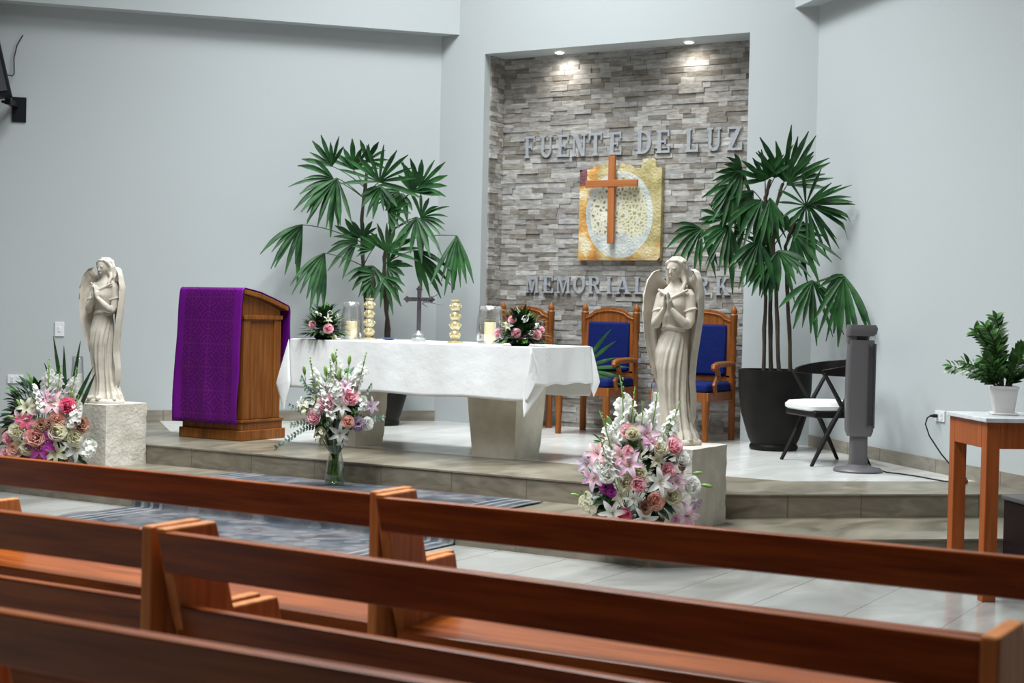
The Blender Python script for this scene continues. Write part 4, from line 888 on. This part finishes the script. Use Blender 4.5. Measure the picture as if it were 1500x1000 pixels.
for P in([(-.10,-.1,.42),(-.20,-.14,.40),(-.30,-.15,.33),(-.41,-.15,.245)],[(-.1,-.08,.5),(-.22,-.1,.52),(-.33,-.1,.56)],[(-.1,-.08,.46),(-.2,-.12,.44),(-.31,-.12,.42)],[(.1,-.08,.5),(.22,-.1,.47),(.36,-.1,.49)],[(.1,-.08,.56),(.2,-.1,.62),(.26,-.1,.72)],[(-.12,-.05,.6),(-.2,-.08,.68),(-.24,-.08,.76)]):
    mb=MB(); Q=[Vector(p) for p in P]; mb.tube(Q,.003,5)
    for i in range(len(Q)-1):
        for k in range(5):
            c=Q[i].lerp(Q[i+1],k/5)
            for s in(-1,1): leafblade(mb,c,(Q[i+1]-Q[i]).normalized()*.5+Vector((0,r_.uniform(-.5,.1),s*.8)),(0,-1,.1),r_.uniform(.020,.032),.0085,3,.1)
    mb.build('eucalyptus_sprig',M['euca'],t,fix=False,ang=180,label='grey-green sprig of small leaves')
def tableflowers(label,loc,items,seed):
    t=thing('table_flowers',label,'flower arrangement',loc,CAMR,'altar flower arrangements')
    mb=MB(); mb.lathe([(.06,0),(.075,.01),(.08,.045),(.07,.05),(.001,.045)],24); mb.build('dish',M['black'],t)
    r_=random.Random(seed); mb=MB()
    for k in range(560):
        a=r_.uniform(0,2*PI); e=r_.uniform(-.45,1.45); d=Vector((math.cos(a)*math.cos(e),math.sin(a)*math.cos(e),math.sin(e)*.85+.1)); q=r_.uniform(.3,.95)
        leafblade(mb,(d.x*.165*q,d.y*.165*q,.045+max(0,d.z)*.215*q),d+Vector((r_.uniform(-.3,.3),r_.uniform(-.3,.3),.15)),(0,0,1),r_.uniform(.05,.09),r_.uniform(.010,.019),4,.3); mb.mi=0 if r_.random()<.6 else 1
    mb.v=[(x,y,max(z,.006+.0004*(i%5))) for i,(x,y,z) in enumerate(mb.v)]; mb.build('foliage',[M['leafd'],M['leafm']],t,fix=False,ang=180)
    for kind,c,x,z,s in items:
        q=1-(x/.19)**2-((z-.08)/.2)**2; y=-.165*math.sqrt(max(q,.02)); o=obj(kind if kind!='stock' else 'stock_flower',flower(kind,c),t,(x,y,z)); o.scale=(s*.88,)*3
        o['label']=f"{CN[c]} {kind if kind!='stock' else 'cluster of small florets'}"; o.rotation_euler=(Vector((x*1.2,y-.1,(z-.06)*.8)).to_track_quat('Z','Y').to_matrix()@Matrix.Rotation(r_.uniform(0,6),3,'Z')).to_euler()
tableflowers('round mound of green leaves with two pink roses at the left end of the altar',(-7.465,9.52,TZ),[('rose','pink',-.07,.115,.065),('rose','pink',.055,.085,.082),('stock','white',-.055,.205,.06),('stock','white',.06,.205,.06),('stock','cream',.12,.185,.05),('lily','cream',.05,.16,.05),('stock','cream',-.02,.19,.05),('rose','cream',.10,.02,.04)],3)
tableflowers('round mound of green leaves with five pink roses at the right end of the altar',(-5.71,9.62,TZ),[('rose','pink',-.165,.09,.070),('rose','pink',-.03,.095,.074),('rose','pink',.12,.085,.078),('rose','pink',-.06,.19,.066),('rose','pink',.155,.12,.055),('stock','white',.035,.20,.075),('stock','white',.08,.10,.06),('stock','white',.12,.15,.06),('stock','cream',-.12,.15,.06),('lily','cream',-.09,.145,.05)],9)

# ------------------------------------------------------------------ tower fan, black chair
t=thing('tower_fan','grey tower fan on a round base at the right edge of the platform','fan',(-3.475,10.70,ZU),CAMR-8)
mb=MB(); mb.lathe([(.175,0),(.178,.012),(.165,.026),(.10,.04),(.075,.055)],40); mb.build('base',M['fan'],t,ang=50)
def rr(hx,hy,z,rx=.03,n=6,dx=0,dy=0):
    o=[]
    for cx_,cy_,a0 in((hx-rx,hy-rx,0),(-hx+rx,hy-rx,90),(-hx+rx,-hy+rx,180),(hx-rx,-hy+rx,270)):
        for k in range(n+1): a=rad(a0+90*k/n); o.append((cx_+rx*math.cos(a)+dx,cy_+rx*math.sin(a)+dy,z))
    return o
mb=MB(); mb.loft([rr(.068,.062,.04),rr(.064,.058,.10),rr(.062,.055,.24),rr(.064,.055,.28)]); mb.build('neck',M['fan'],t)
mb=MB(); mb.loft([rr(.085,.07,.26),rr(.098,.08,.30),rr(.103,.085,.55),rr(.100,.085,.80),rr(.092,.08,.955)]); bd=mb.build('housing',M['fan'],t)
mb=MB()
for k in range(46): mb.box(.045,-.089,.34+k*.0125,.098,-.07,.346+k*.0125)
for x in(.048,.095): mb.box(x-.004,-.09,.33,x+.004,-.068,.925)
mb.build('air_grille',M['fand'],bd,smooth=False)
mb=MB(); mb.box(.0865,-.06,.32,.1045,.05,.93); mb.build('side_panel',M['fand'],bd,smooth=False)
mb=MB(); mb.loft([rr(.055,.05,.95),rr(.055,.05,1.0)]); mb.build('head_neck',M['fand'],t)
mb=MB(); mb.loft([rr(.095,.085,.985,dx=-.01),rr(.103,.092,1.0,dx=.0),rr(.108,.092,1.04,dx=.005),rr(.100,.088,1.065,dx=.0)]); mb.build('control_head',M['fan'],t)
mb=MB(); mb.box(-.10,-.07,.93,-.035,.06,1.03); mb.build('handle_support',M['fan'],t,smooth=False,bev=.008)
mb=MB(); mb.tube([(.15,.0,.03),(.175,-.01,.012),(.20,-.03,.006),(.30,-.13,.006),(.40,-.26,.006),(.48,-.42,.006),(.54,-.52,.006),(.60,-.555,.010)],.0045,6); mb.build('power_cord',M['black'],t)

t=thing('side_chair','black wooden chair with a white padded seat and crossed legs behind the tower fan','chair',(-3.89,11.16,ZU),0)
t.rotation_euler=(0,0,math.atan2(-.72,-.70)+PI/2)       # front (-Y) looks towards the altar
def bow(z0,z1,th):
    out=[]
    for k in range(25):
        a=rad(-38+256*k/24); ca,sa=math.cos(a),math.sin(a); out.append((.285*ca,.02+.27*sa,a))
    return out
mb=MB(); B=bow(0,0,0); rg=[]
for i,(x,y,a) in enumerate(B):
    f=math.sin(PI*i/24); hgt=.04+.095*f; z=.70+.03*f; dx,dy=math.cos(a),math.sin(a)
    rg.append([(x-dx*.011,y-dy*.011,z-hgt*.5),(x+dx*.011,y+dy*.011,z-hgt*.5),(x+dx*(.011+.016*f),y+dy*(.011+.016*f),z+hgt*.5),(x-dx*(.011-.016*f),y-dy*(.011-.016*f),z+hgt*.5)])
mb.loft(rg); mb.build('curved_backrest',M['blackw'],t,ang=60,bev=.004)
for s in(-1,1):
    for (y0,y1,z1) in((-.235,.17,.735),(.245,-.15,.695)):
        mb=MB(); mb.tube([(s*.262,y0,0),(s*.262,y0*.62+y1*.38,.30),(s*.268,y1,z1)],[.014,.021,.015],8,flat=.8); mb.build('leg',M['blackw'],t)
mb=MB(); mb.box(-.255,-.215,.36,.255,.225,.41); mb.build('seat_frame',M['blackw'],t,bev=.012)
mb=MB(); mb.loft([rr(.235,.225,.408,.07),rr(.255,.245,.42,.08),rr(.257,.247,.445,.08),rr(.235,.225,.472,.08),rr(.15,.14,.483,.06)]); mb.build('seat_cushion',M['seatw'],t)

# ------------------------------------------------------------------ side table with plant
TA=math.degrees(math.atan2(.60,.80)); th=.925
t=thing('side_table','tall reddish wooden side table with a marble top at the right edge','table',(-1.94,7.68,0))
ax=Vector((.80,.60,0)); ay=Vector((.59,-.81,0)).normalized()      # ax along the wall side, ay towards the hall
A=Vector((-2.135,8.10,0)); t.location=A; Lx,Ly=.62,.50
def P(u,v,z): q=ax*u+ay*v; return (q.x,q.y,z)
mb=MB(); mb.prism([P(-.015,-.015,0)[:2],P(Lx,-.015,0)[:2],P(Lx,Ly+.015,0)[:2],P(-.015,Ly+.015,0)[:2]],th-.022,th,'z'); mb.build('marble_top',M['marble'],t,smooth=False,bev=.003)
def slab(mb,u0,v0,u1,v1,z0,z1): mb.prism([P(u0,v0,0)[:2],P(u1,v0,0)[:2],P(u1,v1,0)[:2],P(u0,v1,0)[:2]],z0,z1,'z')
for u in(0,Lx-.075):
    for v in(0,Ly-.075):
        mb=MB(); slab(mb,u,v,u+.07,v+.07,0,th-.022); mb.build('leg',M['tablew'],t,smooth=False,bev=.004)
for a in((.0,.07,.025,Ly-.075),(Lx-.03,.07,Lx-.005,Ly-.075),(.07,.0,Lx-.075,.025),(.07,Ly-.03,Lx-.075,Ly-.005)):
    mb=MB(); slab(mb,*a,th-.155,th-.022); mb.build('apron',M['tablew'],t,smooth=False,bev=.003)
t=thing('potted_zz_plant','small glossy green plant in a square white pot on the marble-topped side table','potted plant',(A.x+ax.x*.20+ay.x*.22,A.y+ax.y*.20+ay.y*.22,th),20)
mb=MB(); mb.loft([rr(.066,.066,0,.012,3),rr(.070,.070,.006,.012,3),rr(.066,.066,.012,.012,3)]); mb.build('saucer',M['wpot'],t,ang=40)
mb=MB(); mb.loft([rr(.050,.050,.012,.010,3),rr(.066,.066,.135,.010,3),rr(.070,.070,.136,.010,3),rr(.070,.070,.150,.010,3),rr(.062,.062,.150,.010,3),rr(.060,.060,.135,.010,3)]); mb.build('pot',M['wpot'],t,ang=40)
r_=random.Random(21); Rm=Matrix.Rotation(rad(CAMR-20),3,'Z')
for k,(x,z,y) in enumerate(((-.275,.225,0),(-.22,.245,-.05),(-.15,.40,.0),(-.115,.43,-.04),(-.05,.475,.0),(-.06,.40,.05),(.05,.27,-.08),(.12,.33,.05),(.17,.37,0),(.245,.375,-.02),(-.14,.27,-.09),(.15,.25,-.06),(.20,.29,.06),(-.03,.32,.1))):
    mb=MB(); e=Vector((x,y,z+.02)); Q=[]
    for i in range(9):
        f=i/8; Q.append(Rm@Vector((x*(.12+.88*f**1.5),y*(.2+.8*f),.13+(z-.11)*(1-(1-f)**1.35)*1.0)))
    mb.mi=1; mb.tube(Q,[.0065,.0062,.006,.0055,.005,.0045,.004,.003,.002],6); mb.mi=0
    for i in range(2,9):
        d=(Q[i]-Q[i-1]).normalized(); sd_=d.cross(Vector((0,1,.2))).normalized()
        for c in(Q[i],Q[i].lerp(Q[i-1],.5)):
            for s in(-1,1): leafblade(mb,c,d*.75+sd_*s*.8+Vector((r_.uniform(-.2,.2),r_.uniform(-.5,.1),.15)),(0,-.6,1),r_.uniform(.046,.066),.0155,5,.15)
    leafblade(mb,Q[-1],(Q[-1]-Q[-2]),(0,-.6,1),.05,.014,5,.1)
    mb.build('leaf_stalk',[M['leafm'],M['petio']],t,fix=False,ang=180)
t=thing('storage_box','dark brown box with a dull grey top on the floor behind the side table','box',(-1.69,8.84,0),41)
mb=MB(); mb.box(-.25,-.20,.02,.25,.20,.395); mb.build('carcass',M['dbox'],t,smooth=False,bev=.008)
mb=MB(); mb.box(-.262,-.212,.395,.262,.212,.425); mb.build('lid',M['boxtop'],t,smooth=False,bev=.008)
mb=MB(); mb.box(-.22,-.17,0,.22,.17,.02); mb.build('foot',M['black'],t,smooth=False)

# ------------------------------------------------------------------ things on the walls
def onwall(W,d,n,s,z): q=Vector((W[0],W[1],0))+d*s; return (q.x-n.x*.001,q.y-n.y*.001,z)
def wallrot(n): return math.degrees(math.atan2(n.y,n.x))-90       # local +Y into the wall
def plate(name,label,loc,rz,w,h,nsw,slots=False):
    t=thing(name,label,'outlet' if slots else 'light switch',loc,rz)
    mb=MB(); mb.box(-w/2,-.009,-h/2,w/2,0,h/2); mb.build('cover_plate',M['wplast'],t,smooth=False,bev=.003)
    for k in range(nsw):
        x=(k-(nsw-1)/2)*w/(nsw+.4)
        mb=MB(); mb.box(x-.014,-.013,-.024,x+.014,-.009,.024); c=mb.build('socket' if slots else 'rocker',M['wplast'],t,smooth=False,bev=.002)
        if slots:
            mb=MB(); mb.box(x-.007,-.0135,-.006,x-.005,-.0128,.008); mb.box(x+.005,-.0135,-.006,x+.007,-.0128,.008); mb.build('slots',M['black'],c,smooth=False)
    return t
def sL(x,y): return (Vector((x,y,0))-Vector((WL[0],WL[1],0))).dot(lw)
plate('light_switch','white light switch plate on the left wall above the angel pedestal',onwall(WL,lw,nL,sL(-10.855,9.887),1.152),wallrot(nL),.085,.135,1)
plate('wall_outlet','white double wall outlet low on the left wall above the flowers',onwall(WL,lw,nL,sL(-11.11,9.60),.684),wallrot(nL),.14,.08,2,True)
def sR(x,y): return (Vector((x,y,0))-Vector((WR[0],WR[1],0))).dot(rw)
so=onwall(WR,rw,nR,sR(-2.97,11.014),.715); plate('wall_outlet','white double wall outlet on the right wall beside the side table',so,wallrot(nR),.13,.08,2,True)
t=thing('extension_cord','black cord plugged into the right wall outlet with a red socket on the floor','cord',so,wallrot(nR))
mb=MB(); mb.loft([[(-.03+q*.016*math.cos(2*PI*k/10),-y,q*.013*math.sin(2*PI*k/10)) for k in range(10)] for y,q in((.013,1),(.03,1.1),(.045,.9),(.07,.4))]); mb.build('plug',M['black'],t)
zf=ZU-so[2]
mb=MB(); mb.tube([(-.03,-.065,0),(-.03,-.09,-.015),(-.01,-.115,-.06),(.05,-.115,-.14),(.20,-.10,-.26),(.36,-.08,-.36),(.48,-.08,zf+.03),(.55,-.10,zf+.006),(.61,-.15,zf+.006),(.645,-.18,zf+.012)],.0055,6); mb.build('flex',M['black'],t)
mb=MB(); mb.box(.61,-.215,zf,.68,-.175,zf+.03); mb.build('socket_block',M['redpl'],t,smooth=False,bev=.006)
t=thing('loudspeaker','black loudspeaker tilted on a wall bracket at the upper left edge','loudspeaker',onwall(WL,lw,nL,sL(-11.14,9.58),3.15),wallrot(nL))
mb=MB(); mb.box(-.03,-.012,-.10,.095,0,.13); mb.build('wall_plate',M['black'],t,smooth=False,bev=.004)
mb=MB(); mb.bar((.0,-.01,.06),(-.06,-.30,.05),.05,.05); mb.bar((-.10,-.30,.045),(.0,-.05,.045),.03,.02); mb.build('bracket_arm',M['black'],t,smooth=False)
mb=MB(); mb.prism([(-.02,.10),(-.30,.05),(-.50,.66),(-.17,.74)],-.42,-.13,'y'); cb=mb.build('cabinet',M['black'],t,smooth=False,bev=.012)
mb=MB(); mb.prism([(-.06,.13),(-.28,.09),(-.46,.62),(-.19,.69)],-.432,-.42,'y'); mb.build('grille',M['fand'],cb,smooth=False)
mb=MB(); mb.tube([(.055,0,.70),(.05,-.015,.69),(.005,-.02,.60),(-.02,-.02,.48),(-.015,-.025,.34),(-.03,-.05,.315),(-.10,-.15,.31)],.005,6); mb.build('speaker_cable',M['black'],t)

# ------------------------------------------------------------------ rug draped over the lower step
X0,X1=-7.56,-4.92; yc=7.4; path=[]
for k in range(20): path.append((6.45+ (7.555-6.45)*k/19, .006))
path+= [(7.568,.02),(7.569,.07),(7.569,.13),(7.575,.153),(7.60,.158)]
for k in range(1,17): path.append((7.60+(8.63-7.60)*k/16,ZL+.007))
mb=MB(); rows=[]
for i,(y,z) in enumerate(path):
    row=[]
    for j in range(41):
        f=j/40; x=X0+(X1-X0)*f; w=.006*max(0,noise.noise(Vector((x*2.2,y*2.2,0))))+ (.014*max(0,math.sin(y*9+1)) if f in(0,1) and y<7.4 else 0)
        skew=.10*(y-7.4)*-.6*0
        row.append((x-(X0+X1)/2+skew,y-yc,z+ (w if y<7.5 or y>7.65 else 0)))
    rows.append(row)
mb.grid(rows); o=mb.build('rug',M['rug'],fix=False,ang=180,solid=.008); o.location=((X0+X1)/2,yc,.002); tag(o,'worn blue-grey patterned rug draped over the lower step before the altar','rug')

# ------------------------------------------------------------------ pews
def pew(label,x0,x1,y,rz=0,lo_=0):
    t=thing('pew',label,'pew',((x0+x1)/2,y,0),rz,'wooden pews'); h=(x1-x0)/2; T=.036
    lean=lambda z:(.835-z)*.30
    left=[(0,.845),(.185,.845),(.255,.615),(.43,.615),(.49,.40),(.46,0),(.10,0),(.14,.40),(.06,.62)]
    right=[(0,.845),(.185,.845),(.255,.615),(.43,.615),(.49,.40),(.46,0),(0,0)]
    for s,poly in((-1,left),(1,right)):
        mb=MB(); mb.prism(poly,s*h-(T if s>0 else 0),s*h+(T if s<0 else 0),'x'); mb.build('end_panel',M['pewy'],t,smooth=False,bev=.006)
    def rail(z0,z1,name,th=.034):
        mb=MB(); y0,y1=lean(z0),lean(z1); n=(.30,1); mb.prism([(y0-.002,z0),(y1-.002,z1),(y1+th,z1),(y0+th,z0)],-h+.006,h-.006 if 0 else h-T+.002,'x'); mb.build(name,M['pew'],t,smooth=False,bev=.006)
    rail(.727,.837,'top_rail'); rail(.545-lo_,.645-lo_,'lower_rail')
    mb=MB(); mb.prism([(.085,.375),(.085,.42),(.47,.435),(.485,.425),(.485,.39),(.47,.385)],-h+T-.002,h-T+.002,'x'); mb.build('seat',M['pew'],t,smooth=False,bev=.006)
    mb=MB(); mb.box(-h+T,.20,.30,h-T,.23,.378); mb.build('seat_bearer',M['pew'],t,smooth=False)
    return t
JR=-2.685; JL=-2.705; XR=-.62; XL=-4.82
pew('front row wooden pew to the left of the gap',XL,JL,3.735,0,.02)
pew('front row wooden pew to the right of the gap',JR,XR,3.72,2.2,.02)
pew('second row wooden pew to the left of the gap',XL,JL,2.755,1.0)
pew('second row wooden pew whose end panel stands at the right edge',JR,XR,2.745,-1.0)
pew('nearest wooden pew, dark and blurred along the bottom edge',JR,XR,1.885,1.4)

# ------------------------------------------------------------------ light and camera
def area(loc,sx,sy,e,c=(1,1,1),rot=(0,0,0)):
    l=bpy.data.lights.new('ceiling_and_fill','AREA'); l.shape='RECTANGLE'; l.size=sx; l.size_y=sy; l.energy=e; l.color=c
    o=bpy.data.objects.new('ceiling_and_fill',l); COL.objects.link(o); l.spread=rad(120); o.location=loc; o.rotation_euler=rot; return o
COOL=(.93,.98,1)
for x,y,e in((-8.0,9.6,70),(-5.3,9.2,95),(-6.6,10.6,180),(-6.9,6.6,140),(-4.9,6.2,180),(-4.4,3.9,170),(-6.6,4.2,70),(-2.9,2.4,110)): area((x,y,ZC-.03),1.0,1.8,e,COOL)  # lamp nearest the camera added as fill for flowers, statues and front pew
w=bpy.data.worlds.new('world'); sc.world=w; w.use_nodes=True; w.node_tree.nodes['Background'].inputs[0].default_value=(.5,.55,.6,1); w.node_tree.nodes['Background'].inputs[1].default_value=.0
cam=bpy.data.cameras.new('camera'); co_=bpy.data.objects.new('camera',cam); COL.objects.link(co_); sc.camera=co_
cam.sensor_width=36; cam.lens=2214/1500*36; cam.clip_start=.05
cam.dof.use_dof=True; cam.dof.focus_distance=9.8; cam.dof.aperture_fstop=4.5
yaw,pitch,roll=rad(30.996),rad(1.1022),rad(1.255)
fw=Vector((-math.sin(yaw)*math.cos(pitch),math.cos(yaw)*math.cos(pitch),-math.sin(pitch))); r0=Vector((math.cos(yaw),math.sin(yaw),0)); u0=r0.cross(fw)
r2=r0*math.cos(roll)+u0*math.sin(roll); u2=u0*math.cos(roll)-r0*math.sin(roll)
co_.matrix_world=Matrix(((r2.x,u2.x,-fw.x,0),(r2.y,u2.y,-fw.y,0),(r2.z,u2.z,-fw.z,1.4),(0,0,0,1)))
vs_=sc.view_settings; vs_.view_transform='Standard'; vs_.look='None'; vs_.gamma=1; vs_.use_curve_mapping=False; vs_.exposure=0.13
